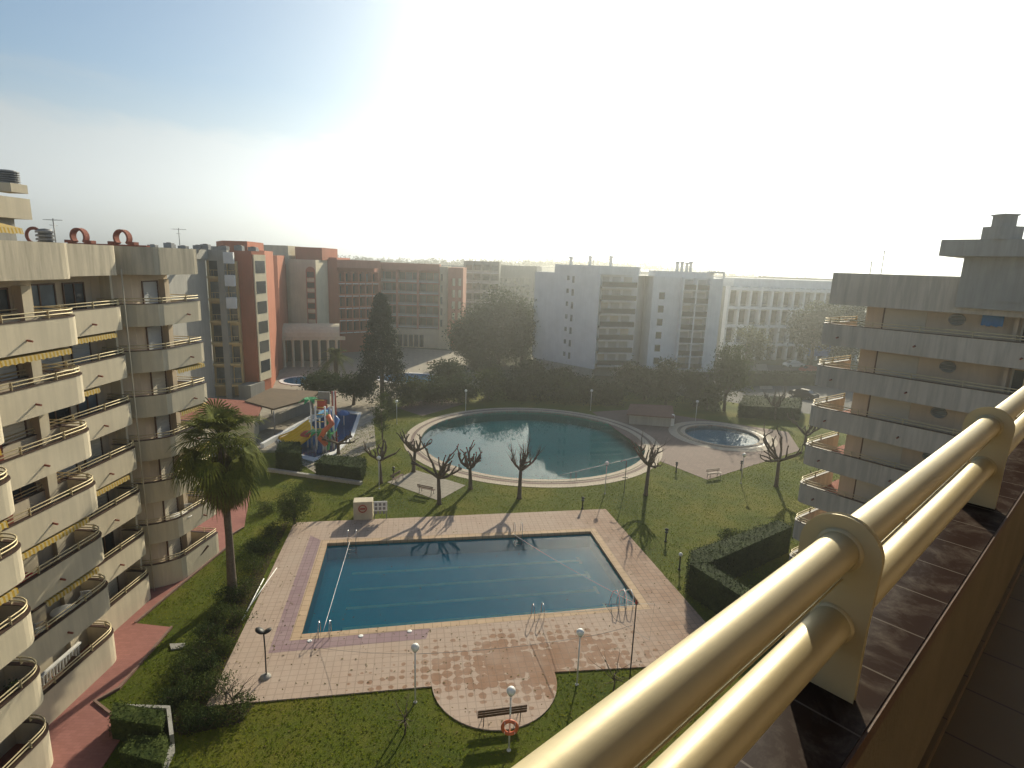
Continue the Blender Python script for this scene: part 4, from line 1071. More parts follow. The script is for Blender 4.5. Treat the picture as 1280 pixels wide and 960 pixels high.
# lifebuoy and bench at the half-round bay
p = G(636, 938); o = MB().torus((p.x, p.y-.14, ZV(906, p.x, p.y)), .30, .075, 'y', 30, 10); lb = thing('lifebuoy', 'orange ring lifebuoy hanging on the lamp pole behind the bench', 'lifebuoy', (p.x, p.y-.14, 0)); o.build('ring', orangep, lb)
m_ = MB()
for k in range(4):
    a = PI/4+k*PI/2; m_.torus((p.x+.3*math.cos(a), p.y-.14, ZV(906, p.x, p.y)+.3*math.sin(a)), .079, .012, 'x', 12, 5)
m_.build('rope_loops', whitep, lb)
ba, bb_ = G(600, 906), G(652, 899)
bt_ = thing('bench', 'long brown plank bench with metal legs in the half round bay', 'bench', ba)
e = (bb_-ba); e.z = 0; Lb = e.length; e.normalize(); nb = V(e.y, -e.x, 0)   # nb toward us
FB = FR((ba.x, ba.y), (bb_.x, bb_.y)); zb = .06
m_ = MB(); 
for d_ in (-.20, -.07, .06): FB.box(m_, -.15, Lb+.15, d_, d_+.115, zb+.44, zb+.475)
m_.build('seat', darkwood, bt_)
m_ = MB()
for z_ in (.58, .70, .82): FB.box(m_, -.15, Lb+.15, .26, .30, zb+z_, zb+z_+.10)
m_.build('backrest', darkwood, bt_)
for s in (.12, Lb-.12):
    for (d0, d1) in ((-.2, -.16), (.22, .30)):
        MB().tube([FB.p(s, d0-.03, zb), FB.p(s, d0, zb+.44), FB.p(s, d1, zb+(.44 if d0 < 0 else .9))], .02, 8).build('leg', blackm, bt_)
def park_bench():
    o = thing('park_bench', '', 'bench', (0, 0, 0))
    m_ = MB()
    for y in (-.2, -.08, .04): m_.box(-.8, .8, y, y+.09, .42, .455)
    m_.build('seat', darkwood, o); m_ = MB()
    for z_ in (.58, .71): m_.box(-.8, .8, .2, .235, z_, z_+.09)
    m_.build('backrest', darkwood, o)
    for x in (-.6, .6): MB().tube([V(x, -.22, 0), V(x, -.18, .42), V(x, .18, .42), V(x, .24, .82)], .025, 6).tube([V(x, .15, .42), V(x, .24, 0)], .025, 6).build('leg', blackm, o)
    return o
pbn = park_bench(); used = False
for u, v, rz, lab in [(497, 602, 1.2, 'bench at the far left corner of the bench terrace'), (533, 617, 2.75, 'bench in the middle of the bench terrace'), (892, 597, .35, 'bench at the near corner of the pink pool terrace')]:
    place(pbn, used, G(u, v)+V(0, 0, .03), rz, 1, lab, 'benches in the garden'); used = True
# twin black floodlight on a post
p = G(333, 848); fl = thing('floodlight_post', 'black post with twin black heart shaped lamp heads on the deck', 'lamp', p+V(0, 0, .06)); ft = ZV(790, p.x, p.y)
MB().tube([p+V(0, 0, .06), p+V(.02, 0, ft*.6), p+V(0, 0, ft)], .035, 8).build('post', blackm, fl)
for s in (-1, 1):
    m_ = MB(); c = p+V(s*.17, 0, ft+.10); n_ = 18; vs = []
    for (rr, dz, dy) in ((.02, .02, .02), (.20, 0, 0), (.22, -.05, 0), (.18, -.10, 0), (.02, -.12, 0)):
        for i in range(n_):
            a = 2*PI*i/n_; vs.append(c+V(rr*math.cos(a)*1.0, rr*math.sin(a)*.9, dz+s*rr*math.cos(a)*.42))
    m_.add(vs, [(i*n_+k, i*n_+(k+1) % n_, (i+1)*n_+(k+1) % n_, (i+1)*n_+k) for i in range(4) for k in range(n_)], True); m_.build('lamp_head', blackm, fl)
MB().lathe([(.26, 0), (.26, .05), (.12, .14), (.04, .18)], p+V(-.05, 0, .06), 16).build('base', concrete, fl)
# sign box: white wall block with a red ring sign and a panel beside it
p0, p1 = G(442, 651), G(466, 650); FS = FR((p0.x, p0.y), (p1.x, p1.y)); hs = ZV(628, p0.x, p0.y)
sb = thing('sign_block', 'white masonry block with a red ring sign at the far left deck corner', 'sign', p0+V(0, 0, .05))
FS.box(MB(), 0, FS.L, -.9, 0, .05, hs).build('block', cream, sb)
FS.box(MB(), .25, 1.15, .004, .02, hs-1.0, hs-.1).build('panel', pinkbeige, sb)
vs = []; n_ = 28
m_ = MB()
for i in range(n_):
    a = 2*PI*i/n_
    for rr, dd in ((.33, .025), (.33, .05), (.24, .05), (.24, .025)): vs.append(FS.p(.70+rr*math.cos(a), dd, hs-.55+rr*math.sin(a)))
m_.add(vs, [(4*i+j, 4*i+(j+1) % 4, (4*((i+1) % n_))+(j+1) % 4, (4*((i+1) % n_))+j) for i in range(n_) for j in range(4)]); FS.box(m_, .50, .90, .025, .045, hs-.62, hs-.48)
m_.build('ring_sign', redp, sb)
b2 = thing('notice_board', 'pale notice board with small pictures beside the red ring sign', 'notice board', FS.p(FS.L+.7, .05, 0))
FS.box(MB(), FS.L+.08, FS.L+1.12, .0, .05, .75, hs+.02).build('board', whitep, b2)
m_ = MB()
for i in range(3):
    for j in range(3): FS.box(m_, FS.L+.16+i*.31, FS.L+.36+i*.31, .052, .056, hs-.35-j*.33, hs-.12-j*.33)
m_.build('printed_squares', greym, b2)
for s in (.12, 1.06): FS.box(MB(), FS.L+s-.03, FS.L+s+.03, -.05, -.002, 0, hs).build('leg', greym, b2)
# pool ladders
def ladder():
    o = thing('pool_ladder', '', 'ladder', (0, 0, 0))
    for x in (-.28, .28):
        MB().tube([V(x, -.65, 0), V(x, -.60, .55), V(x, -.45, .78), V(x, -.15, .80), V(x, .08, .6), V(x, .12, .1), V(x, .12, -.9)], .022, 8).build('handrail', steel, o)
    for z_ in (-.25, -.5, -.75): MB().box(-.28, .28, .08, .16, z_-.02, z_+.01).build('step', steel, o)
    return o
ld = ladder(); used = False; ex = Vector((PC[1][0]-PC[0][0], PC[1][1]-PC[0][1])).normalized(); rz0 = math.atan2(ex.y, ex.x)
for q, far, lab in [((440, 679), 1, 'steel pool ladder at the far left edge of the rectangular pool'), ((648, 669), 1, 'steel pool ladder at the far edge of the rectangular pool toward the right'), ((407, 791), 0, 'steel pool ladder at the near left corner of the rectangular pool'), ((671, 769), 0, 'steel pool ladder at the near edge of the rectangular pool')]:
    place(ld, used, G(*q)+V(0, 0, .066), rz0+(PI if far else 0), 1, lab, 'pool ladders'); used = True
b = G(716, 599); place(ld, used, b+V(0, 0, .07), 0, .9, 'steel pool ladder at the near rim of the round pool', 'pool ladders')
st = thing('pool_steps', 'white curved handrails and steps in the right corner of the rectangular pool', 'pool steps', G(782, 757))
c = G(780, 757); nx = Vector((ex.x, ex.y, 0)); ny = Vector((-ex.y, ex.x, 0))
for s in (-.45, .0, .42):
    MB().tube([c+nx*s+ny*-.35+V(0, 0, .06), c+nx*s+ny*-.3+V(0, 0, .8), c+nx*s+ny*.15+V(0, 0, .95), c+nx*s+ny*.75+V(0, 0, .55), c+nx*s+ny*1.2+V(0, 0, -.3), c+nx*s+ny*1.3+V(0, 0, -1.1)], .028, 8).build('handrail', whitep, st)
for k in range(4):
    a = c+nx*-.43+ny*(.35+.28*k)+V(0, 0, -.30-.26*k); m_ = MB(); m_.hexa([a, a+nx*.84, a+nx*.84+ny*.22, a+ny*.22, a+V(0, 0, .04), a+nx*.84+V(0, 0, .04), a+nx*.84+ny*.22+V(0, 0, .04), a+ny*.22+V(0, 0, .04)]); m_.build('step', whitep, st)
def rope(a, b, r_, mat, lab, name='rope', sag=0, n=14):
    a, b = Vector(a), Vector(b)
    tag(MB().tube([a.lerp(b, i/n)-V(0, 0, sag*4*(i/n)*(1-i/n)) for i in range(n+1)], r_, 6).build(name, mat), lab, 'rope')
rope(G(437, 678, .6), G(404, 789, .6), .013, whitep, 'white rope across the left end of the rectangular pool')
pole = G(787, 850); pz = ZV(755, pole.x, pole.y)
np_ = thing('net_pole', 'tall dark pole with a wire frame at the near right pool corner', 'pole', pole)
MB().tube([pole, pole+V(0, 0, pz)], [.035, .03], 8).build('post', blackm, np_); MB().lathe([(.06, 0), (.07, .1), (.03, .22)], pole+V(0, 0, pz), 10).build('cap', redp, np_)
fz = .08; cc = [G(775, 757, 1.0), G(805, 745, 1.6), G(806, 785, .1), G(777, 766, .1)]
rope(G(641, 667, .2), pole+V(0, 0, pz), .014, whitep, 'pale line from the far pool edge to the dark pole', sag=.15)
rope(pole+V(0, 0, pz-.1), G(671, 766, .8), .014, whitep, 'pale line from the dark pole to the near pool ladder', sag=.1)
m_ = MB(); A = pole+V(0, 0, pz*.96); m_.tube([A+V(-1.5, 0, .1), A+V(.9, .1, .15), A+V(.85, .2, -1.9), A+V(-.9, .3, -.9), A+V(-1.5, 0, .1)], .012, 5); m_.build('wire_frame', greym, np_)
rope(G(519, 878)+V(0, 0, 2.55), G(721, 856)+V(0, 0, 2.6), .010, greym, 'thin dark cable strung between two globe lamps', 'cable', .15)
rope(G(721, 856)+V(0, 0, 2.6), pole+V(0, 0, 3.1), .010, greym, 'thin dark cable from a globe lamp to the dark pole', 'cable', .08)
rope(G(400, 812)+V(0, 0, .1), G(519, 878)+V(0, 0, 2.55), .008, greym, 'thin dark cable from the deck to the first globe lamp', 'cable', .1)
rope(G(700, 594, .0), G(802, 570, .1), .014, whitep, 'white floating line near the rim of the round pool')
# shower by the round pool
p = G(780, 617); sh = thing('outdoor_shower', 'slim grey outdoor shower post on the lawn by the round pool', 'shower', p); z_ = ZV(577, p.x, p.y)
MB().tube([p, p+V(0, 0, z_), p+V(-.1, 0, z_+.1), p+V(-.5, 0, z_+.05)], .035, 8).build('post', greym, sh); MB().lathe([(.03, 0), (.1, -.04), (.1, -.06)], p+V(-.5, 0, z_+.05), 12).build('shower_head', steel, sh); MB().tube([p+V(-.25, 0, z_*.5), p+V(.25, 0, z_*.5)], .04, 8).build('tap', blackm, sh)
# long white poles lying on the bed edge, slab in the lawn, pool skimmer lids
a, b = G(303, 778), G(330, 728); tag(MB().tube([a+V(0, 0, .15), b+V(0, 0, .25)], .035, 8).build('pole', whitep), 'long white pole lying on the edge of the deck', 'pole')
a, b = G(309, 765), G(346, 712); tag(MB().tube([a+V(0, 0, .12), b+V(0, 0, .12)], .03, 8).build('pole', whitem), 'second white pole lying beside the longer one at the deck edge', 'pole')
tag(MB().prism([G2(212, 806), G2(231, 805), G2(233, 810), G2(214, 813)], -.02, .07).build('stone_slab', concrete), 'small pale stone slab set in the left lawn', 'slab')
for u, v, lab in [(387, 801, 'left'), (451, 795, 'middle'), (512, 789, 'right')]:
    p = G(u, v, .07); tag(MB().lathe([(.13, 0), (.13, .012), (.10, .02), (.001, .02)], p, 16).build('skimmer_lid', whitep), f'{lab} one of three small round white lids on the near pool edge', 'lid', 'round lids on the pool edge')
a = G(215, 943); b = G(185, 985)
wv = thing('garden_wall', 'low pale angled wall around the hedge at the lower left', 'wall', G(213, 905))
m_ = MB(); wallstrip(m_, [G2(152, 903), G2(210, 905), G2(214, 940)], 0, .15, 0, .8); m_.build('wall', greyren, wv)
m_ = MB(); wallstrip(m_, [G2(214, 941), G2(186, 1000)], 0, .15, 0, .4); m_.build('low_wall', greyren, wv)
m_ = MB(); m_.prism(rectp(G2(335, 589), G2(452, 606), .35), -.02, .3); tag(m_.build('garden_wall', concrete), 'long low pale kerb wall below the paddling pool hedge', 'wall')
kb = MB(); wallstrip(kb, [pp[1], pp[2], pp[3], pp[4], pp[5]], -.10, .0, -.03, .13); wallstrip(kb, [pp[6], pp[7], pp[8], pp[9]], -.10, .0, -.03, .13); struct(kb, 'walkway_kerb', kerb_m)
# tables and chairs on balconies
def round_table(loc, lab, rz=0, r_=.5):
    o = thing('garden_table', lab, 'table', loc); c = Vector(loc)
    MB().lathe([(.02, .70), (r_, .70), (r_+.02, .72), (r_, .74), (.001, .745)], c, 24).build('tabletop', whitep, o)
    for k in range(4):
        a = PI/4+k*PI/2; MB().tube([c+V(r_*.75*math.cos(a), r_*.75*math.sin(a), 0), c+V(r_*.5*math.cos(a), r_*.5*math.sin(a), .7)], .025, 6).build('leg', whitep, o)
zf = lambda k: ZL[k]-1.0
round_table((-20.4, 33.2, zf(1)), 'round white table on the first floor balcony nearest the palm', 0, .62)
round_table((-20.0, 23.2, zf(1)), 'white oval table on the first floor middle balcony of the left building')
def plastic_chair():
    o = thing('plastic_chair', '', 'chair', (0, 0, 0)); m_ = MB().box(-.24, .24, -.24, .24, .42, .45); m_.build('seat', whitep, o)
    m_ = MB(); 
    for i in range(5): m_.box(-.22+i*.095, -.16+i*.095, .22, .25, .45, .86)
    m_.box(-.24, .24, .215, .255, .84, .9); m_.build('backrest', whitep, o)
    for x in (-.21, .21):
        for y in (-.21, .21): MB().tube([V(x*1.1, y*1.1, 0), V(x, y, .42)], .022, 6).build('leg', whitep, o)
        MB().box(x-.025, x+.025, -.22, .24, .64, .67).build('armrest', whitep, o)
    return o
ch0 = plastic_chair(); used = False
for loc, rz, lab in [((-20.3, 22.2, zf(1)), 2.6, 'white plastic chair left of the oval table on the left building'), ((-19.9, 24.3, zf(1)), .3, 'white plastic chair right of the oval table on the left building'), ((-20.6, 34.4, zf(1)), .6, 'white plastic chair behind the round table on the balcony nearest the palm'), ((-18.6, 17.6, zf(4)), 1.6, 'white plastic chair on an upper near left balcony')]:
    place(ch0, used, loc, rz, 1, lab, 'white plastic chairs on balconies'); used = True
tag(MB().box(-19.9, -19.45, 20.4, 21.5, zf(2)+.95, zf(2)+1.03).build('cloth', clothred), 'red cloth draped inside a middle balcony of the left building', 'cloth')
def lounger(c, rz, lab, k):
    o = thing('sun_lounger', lab, 'sun lounger', (0, 0, 0)); m_ = MB(); m_.box(-.9, .35, -.3, .3, .3, .36); m_.build('seat', darkwood, o)
    MB().hexa([V(.35, -.3, .3), V(.95, -.3, .62), V(.95, .3, .62), V(.35, .3, .3), V(.35, -.3, .36), V(.95, -.3, .68), V(.95, .3, .68), V(.35, .3, .36)]).build('backrest', darkwood, o)
    for x in (-.8, .3):
        for y in (-.25, .25): MB().box(x-.03, x+.03, y-.03, y+.03, 0, .3).build('leg', darkwood, o)
    o.location = c; o.rotation_euler = (0, 0, rz)
lounger(V(-20.0, 22.6, zf(0)), 1.5, 'brown lounger in the ground floor patio of the middle left balconies', 0)
lounger(V(-20.1, 33.6, zf(0)), 1.2, 'brown lounger in the ground floor patio nearest the palm', 0)

# grass tufts over the lawn
def inside(px, py, poly):
    c = np.zeros(len(px), bool); j = len(poly)-1
    for i in range(len(poly)):
        xi, yi = poly[i]; xj, yj = poly[j]
        m2 = ((yi > py) != (yj > py)) & (px < (xj-xi)*(py-yi)/(yj-yi+1e-12)+xi); c ^= m2; j = i
    return c
rg = np.random.default_rng(21); n = 330000
gx_ = -26+rg.random(n)*66; gy_ = 14+56*rg.random(n)**1.25
ok = inside(gx_, gy_, lawn_o) & ~inside(gx_, gy_, deck_poly) & ~inside(gx_, gy_, circle(BIG, BR+1.9)) & ~inside(gx_, gy_, circle(SML, SR+2)) & ~inside(gx_, gy_, ter) & ~inside(gx_, gy_, sq) & ~inside(gx_, gy_, pp)
patch = .35*np.sin(gx_*.31+1.7*np.sin(gy_*.23))+rg.normal(0, .9, n)
ok &= patch > -.2
gx_, gy_ = gx_[ok], gy_[ok]
m, nt = newmat('grass_tuft'); a = noise(nt, .5, 4, .7); b_ = noise(nt, 7, 2)
c = ramp(nt, math_(nt, 'ADD', math_(nt, 'MULTIPLY', a, .5), math_(nt, 'MULTIPLY', b_, .5)), [(.36, (.055, .095, .004)), (.50, (.125, .160, .006)), (.64, (.25, .23, .03))])
bs = N(nt, 'ShaderNodeBsdfDiffuse'); L(nt, c, bs.inputs[0]); tr = N(nt, 'ShaderNodeBsdfTranslucent'); L(nt, c, tr.inputs[0]); mx = N(nt, 'ShaderNodeMixShader'); mx.inputs[0].default_value = .35
L(nt, bs.outputs[0], mx.inputs[1]); L(nt, tr.outputs[0], mx.inputs[2]); L(nt, mx.outputs[0], N(nt, 'ShaderNodeOutputMaterial').inputs[0])
tag(quads('grass', np.column_stack([gx_, gy_, .02+.03*rg.random(len(gx_))]), .085, m, None, 31, nrm=np.tile([0, -.8, .5], (len(gx_), 1))), kind='stuff')
# fallen leaves and small stains: leaves as one scatter on deck and lawn

# potted plants on the left balconies
def pot(loc, h, lab, seed, group='potted plants on balconies'):
    o = thing('potted_plant', lab, 'plant', loc, group); MB().lathe([(.10, 0), (.16, .28), (.17, .30), (.14, .30), (.001, .27)], loc, 14).build('pot', terracotta, o)
    quads('foliage', clumps([(loc[0], loc[1], loc[2]+.3+h/2, .2, .2, h/2)], 16, 26, .09, seed), .09, leaf_mid, o, seed)
pot((-17.85, 16.2, ZL[3]-1.0), .9, 'bushy potted plant on the third floor near left balcony', 1)
pot((-19.7, 24.2, ZL[3]-1.0), .8, 'potted plant at the rounded end of the third floor middle balcony', 2)
pot((-21.1, 29.4, ZL[4]-1.0), .8, 'potted plant at the end of the fourth floor inner balcony', 3)
pot((-19.9, 34.6, ZL[2]-1.0), .9, 'potted plant at the far end of the second floor balcony behind the palm', 4)
pot((-19.6, 23.0, ZL[5]-1.0), .7, 'potted plant on the fifth floor middle balcony', 5)
pot((-18.0, 18.2, ZL[1]-1.0), .9, 'potted plant at the rounded end of the first floor near left balcony', 6)

# fallen leaves on paving, water and lawn
rg = np.random.default_rng(77); n = 2600
lx = -18+rg.random(n)*36; ly = 20+rg.random(n)*40
k_ = inside(lx, ly, deck_poly) | inside(lx, ly, lawn_o); lx, ly = lx[k_], ly[k_]
zz_ = np.where(inside(lx, ly, rect), -.12, np.where(inside(lx, ly, deck_poly), .075, .03)); zz_ = np.where(inside(lx, ly, bigc), -.15, zz_)
keep = ~inside(lx, ly, rect) | (rg.random(len(lx)) < .15); lx, ly, zz_ = lx[keep], ly[keep], zz_[keep]
tag(quads('fallen_leaves', np.column_stack([lx, ly, zz_]), .11, leaf_dead, None, 32, nrm=np.tile([0, 0, 2.5], (len(lx), 1))), kind='stuff')

# ------------------------------------------------------------------ far buildings
def PP(u, Y, v=400): return XY(u, v, Y)
def winrow(parent, fr, specs, mat=None, proud=.03, frame=None, name='window'):
    for (s0, s1, z0, z1) in specs:
        o = MB(); fr.box(o, s0, s1, .004, proud, z0, z1); o = o.build(name, mat or glassd, parent)
        if frame:
            f = MB(); t_ = .12
            fr.box(f, s0-t_, s0, .003, proud+.1, z0-t_, z1+t_); fr.box(f, s1, s1+t_, .003, proud+.1, z0-t_, z1+t_); fr.box(f, s0, s1, .003, proud+.1, z1, z1+t_); fr.box(f, s0, s1, .003, proud+.14, z0-t_, z0)
            f.build('frame', frame, o)
def storeys(parent, fr, s0, s1, z0, n, fh, dep, ph, slabm, parm, bays, div=None, gl=glassd, mg=.14, rail=False, name='balcony'):
    """balconies: the wall plane is d=-dep, slab edge at d=0; dividers between bays"""
    bw_ = (s1-s0)/bays
    for k in range(n):
        z = z0+k*fh; b = MB(); fr.box(b, s0, s1, -dep+.01, 0, z-.09, z+.09)
        if not rail: fr.box(b, s0, s1, -.12, 0, z+.09, z+ph)
        b = b.build(name, parm, parent)
        ed = MB(); fr.box(ed, s0-.02, s1+.02, -.14, .05, z-.14, z+.14 if rail else z+.02); 
        ed.build('slab_edge', slabm, b)
        if rail:
            rr = MB(); fr.box(rr, s0, s1, -.06, -.02, z+.95, z+1.0)
            q = int((s1-s0)/.35)
            for i in range(q): fr.box(rr, s0+i*.35, s0+i*.35+.03, -.055, -.025, z+.1, z+.95)
            rr.build('railing', parm, b)
        for j in range(bays):
            a = s0+j*bw_+bw_*mg; c_ = s0+(j+1)*bw_-bw_*mg
            o = MB(); fr.box(o, a, c_, -dep+.012, -dep+.05, z+.12, z+fh*.78); o.build('window', gl if (j*7+k*3) % 4 else (glassb if gl is glassd else creamshut), b)
    if div:
        for j in range(bays+1):
            s = s0+j*bw_; o = MB(); fr.box(o, s-.12, s+.12, -dep+.015, .07, z0-.1, z0+n*fh-.2); o.build('divider', div, parent)

# white building in the centre
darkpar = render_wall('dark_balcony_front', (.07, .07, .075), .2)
far_pool_blue = plain('far_pool_blue', (.10, .42, .75), .4, .15, 1)
WB = thing('apartment_building', 'white eight storey apartment building in the centre with two stacks of balconies', 'building', (10, 110, 0))
w0 = G2(664, 458); w1 = G2(742, 474); Yw1 = w1[1]
w2 = PP(797, Yw1+1.5); w3 = PP(803, Yw1+8); w4 = PP(813, Yw1+1.0, 400); w5 = PP(899, Yw1+1.6, 400)
ztop = 18.7
FL = FR(w0, w1)
MB().prism([w0, w1, (w1[0]+.6, w1[1]+2.0), (w2[0], w2[1]+2.0), w3, (w4[0], w3[1]), w4, w5, (w5[0]+3, w5[1]+14), (w0[0]+8, w0[1]+14)], 1.8, ztop).build('wall', whiteren, WB)
MB().prism([lerp(w0, w1, .03), lerp(w0, w1, .97), (w1[0]+.5, w1[1]+3.5), (w5[0]-.6, w5[1]+3.5), (w5[0]+1, w5[1]+12), (w0[0]+8, w0[1]+12)], 0, 1.79).build('plinth', greyren, WB)
pA = lerp(w0, w1, .32); MB().prism([pA, lerp(w0, w1, .98), (w2[0], w2[1]+2.2), (w2[0]+2, w2[1]+10), (pA[0]+3, pA[1]+9)], ztop+.002, 20.2).build('roof_storey', whiteren, WB)
MB().prism([(w4[0]+.5, w4[1]+1), (w5[0]-1.5, w5[1]+1), (w5[0]-1, w5[1]+9), (w4[0]+1, w4[1]+9)], ztop+.002, 19.7).build('roof_storey', whiteren, WB)
specs = []
for k in range(7):
    z = 2.4+2.35*k
    specs += [(FL.L*.52, FL.L*.52+.55, z+.9, z+1.7), (FL.L*.60, FL.L*.60+.5, z+.5, z+1.7)]
winrow(WB, FL, specs, glassb)
m_ = MB(); FL.box(m_, FL.L*.50, FL.L*.64, .003, .045, 2.0, ztop-1.6); 
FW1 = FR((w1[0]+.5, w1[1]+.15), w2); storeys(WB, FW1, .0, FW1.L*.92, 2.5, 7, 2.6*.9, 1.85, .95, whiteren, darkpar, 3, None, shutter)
FW2 = FR(w4, w5)
winrow(WB, FW2, [(1.2, 2.2, 3.0+2.35*k, 4.2+2.35*k) for k in range(6)], glassd)
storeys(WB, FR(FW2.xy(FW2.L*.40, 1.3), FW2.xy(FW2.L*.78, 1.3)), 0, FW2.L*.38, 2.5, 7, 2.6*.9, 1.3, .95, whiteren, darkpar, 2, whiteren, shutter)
pg = MB(); q5 = AT(905, 345, Yw1+2)
FW2.box(pg, FW2.L-2.4, FW2.L+.2, -1.8, 0, 19.6, 19.9); FW2.box(pg, FW2.L-.1, FW2.L+.15, -.3, 0, ztop, 19.6); pg.build('pergola', whiteren, WB)
rr = MB()
for i in range(24): FL.box(rr, FL.L*.02+i*.3, FL.L*.02+i*.3+.04, -.1, -.06, ztop, ztop+.9)
FL.box(rr, FL.L*.02, FL.L*.32, -.1, -.06, ztop+.9, ztop+.95); rr.build('roof_railing', whitem, WB)
for i, (u, vt, Y) in enumerate([(714, 322, 110), (738, 321, 110), (764, 321, 108), (847, 328, 108), (853, 328, 108), (859, 329, 108), (864, 328, 108)]):
    p = AT(u, vt, Y); o = thing('roof_flue', ['left flue pipe', 'middle flue pipe', 'right flue pipe', 'first of four close pipes', 'second of four close pipes', 'third of four close pipes', 'fourth of four close pipes'][i]+' on the white building roof', 'flue', (p.x, Y, 19.7), 'flue pipes on the white building')
    MB().lathe([(.30, 0), (.30, p.z-19.9), (.42, p.z-19.85), (.42, p.z-19.6), (.01, p.z-19.5)], (p.x, Y, 19.7), 12).build('pipe', whitem, o)
antenna(743, 305, 328, 109, 'tall mast antenna on the white building roof', 5, zb=20.2)

# grey block and yellow balcony stack at left
GB = thing('apartment_building', 'grey gabled apartment block behind the left building with yellow balcony recesses', 'building', (-45, 78, 0))
gx = PP(262, 77); gs = (gx[0]+2.1, 64)
MB().prism([gs, gx, (gx[0]-16, 77), (gx[0]-14, 64)], 0, 19.2).build('wall', greyren, GB)
MB().prism([(gs[0]+.25, 62), (gx[0]+.3, 77.2), (gx[0]-17, 77.2), (gx[0]-14, 62)], 19.2, 20.4).build('roof_band', greyren, GB)
y0, y1 = PP(263, 79.5), PP(300, 80.5); FY = FR(y0, y1)
MB().prism([(y0[0], y0[1]), (y1[0], y1[1]), (y1[0]-3, 92), (y0[0]-6, 92)], 0, 19.0).build('stair_tower', yellowr, GB)
FY2 = FR(FY.xy(0, 1.6), FY.xy(FY.L, 1.6)); storeys(GB, FY2, .1, FY.L*.46, 1.8, 6, 3.0, 1.6, 1.0, yellowr, yellowr, 1, None, glassd, rail=True)
storeys(GB, FY2, FY.L*.66, FY.L*.98, 1.8, 6, 3.0, 1.6, 1.0, yellowr, yellowr, 1, None, glassd, rail=True)
o = MB(); FY2.box(o, FY.L*.46, FY.L*.66, -1.58, .3, 0, 20.0); o.build('pier', greyren, GB)
o = MB(); FY2.box(o, -.3, FY.L*.8, -1.6, .4, 19.0, 20.9); o.build('roof_band', greyren, GB)
for k in (0, 1, 2):
    o = MB(); FY2.box(o, FY.L*.7, FY.L*1.02, .05, .9, 18.7-k*3.0, 20.2-k*3.0); o.build('box_bay', whiteren, GB)
# roof plant on the grey block
for i in range(11):
    x = -46+i*1.35+.5*math.sin(i*2.3); Y = 74+.9*math.sin(i*1.7); o = thing('roof_condenser', 'one of the dark condenser units in a row on the long grey roof', 'condenser', (x, Y, 20.4), 'condensers on the grey roof')
    MB().box(x-.5, x+.5, Y-.35, Y+.35, 20.42, 20.75+.15*(i % 3)).build('casing', greym, o); MB().lathe([(.3, 0), (.3, .06), (.05, .08)], (x, Y, 20.75+.15*(i % 3)), 10).build('fan', blackm, o)

# red hotel
RH = thing('hotel_tower', 'red hotel tower with a cream window strip right of the grey block', 'building', (-38, 84, 0))
t0, t1, t2_ = PP(291, 81.5), PP(319, 81.0), PP(335, 84.5)
zt_ = ZV(308, t1[0], t1[1])
MB().prism([t0, t1, t2_, (t2_[0]-4, 97), (t0[0]-7, 97)], 0, 20.6).build('wall', redhotel, RH)
MB().prism([(t0[0]-2, 84), (t1[0]-1.2, 82.5), (t1[0]-3, 92), (t0[0]-7, 92)], 20.602, 21.8).build('roof_house', redhotel, RH)
FT = FR(t1, t2_); o = MB(); FT.box(o, .25, FT.L-.1, .002, .16, 2.0, 20.0); st_ = o.build('window_strip', creamhotel, RH)
for k in range(6):
    z = 3.2+2.85*k; o = MB(); FT.box(o, .6, FT.L-.45, .164, .2, z, z+1.7); o.build('window', glassd, RH)
FT0 = FR(t0, t1); o = MB(); FT0.box(o, FT0.L*.55, FT0.L+.3, -1, 2.5, 0, 1.9); o.build('plinth', greyren, RH)
u0, u1 = PP(334, 97), PP(350, 101); MB().prism([u0, u1, (u1[0]-3, 112), (u0[0]-6, 112)], 0, 20.0).build('rear_wing', redhotel, RH)
FU = FR(u0, u1); winrow(RH, FU, [(.2, .9, 3+3*k, 4.8+3*k) for k in range(5)], glassd)

CH = thing('hotel_building', 'cream hotel block with two tall arched window strips and a red top', 'building', (-36, 115, 0))
a0_, a1_, a2_, a3_ = PP(333, 114), PP(364, 114), PP(364, 112), PP(397, 112)
MB().prism([a0_, a1_, (a1_[0], 126), (a0_[0]-2, 126)], 0, ZV(307, a1_[0], 114)).build('wall', creamhotel, CH)
MB().prism([a2_, a3_, (a3_[0], 125.5), (a2_[0]+.01, 125.5)], 0, ZV(325, a3_[0], 112)).build('wall', creamhotel, CH)
MB().prism([(a2_[0]+.2, 115), (a3_[0]+.3, 115), (a3_[0]+.3, 125), (a2_[0]+.2, 125)], ZV(325, a3_[0], 112)+.002, ZV(309, a3_[0], 112)).build('roof_storey', redhotel, CH)
def arch_strip(parent, fr, sc_, wd, z0, z1, n):
    pts = [(sc_-wd/2, z0), (sc_+wd/2, z0)]+[(sc_+wd/2*math.cos(t), z1+wd/2*math.sin(t)) for t in [PI*i/12 for i in range(13)]]
    m_ = MB(); nn_ = len(pts); vs = [fr.p(a, .004, z) for a, z in pts]+[fr.p(a, .12, z) for a, z in pts]
    m_.add(vs, [tuple(range(nn_, 2*nn_))]+[(i, (i+1) % nn_, nn_+(i+1) % nn_, nn_+i) for i in range(nn_)]); b = m_.build('window_strip', redhotel, parent)
    dz = (z1-z0)/n
    for k in range(n):
        o = MB(); fr.box(o, sc_-wd/2+.2, sc_+wd/2-.2, .124, .15, z0+k*dz+.9, z0+(k+1)*dz-.1); o.build('window', glassd, b)
        o = MB(); fr.box(o, sc_-wd/2+.2, sc_+wd/2-.2, .124, .22, z0+k*dz+.05, z0+k*dz+.75); o.build('spandrel', creamhotel, b)
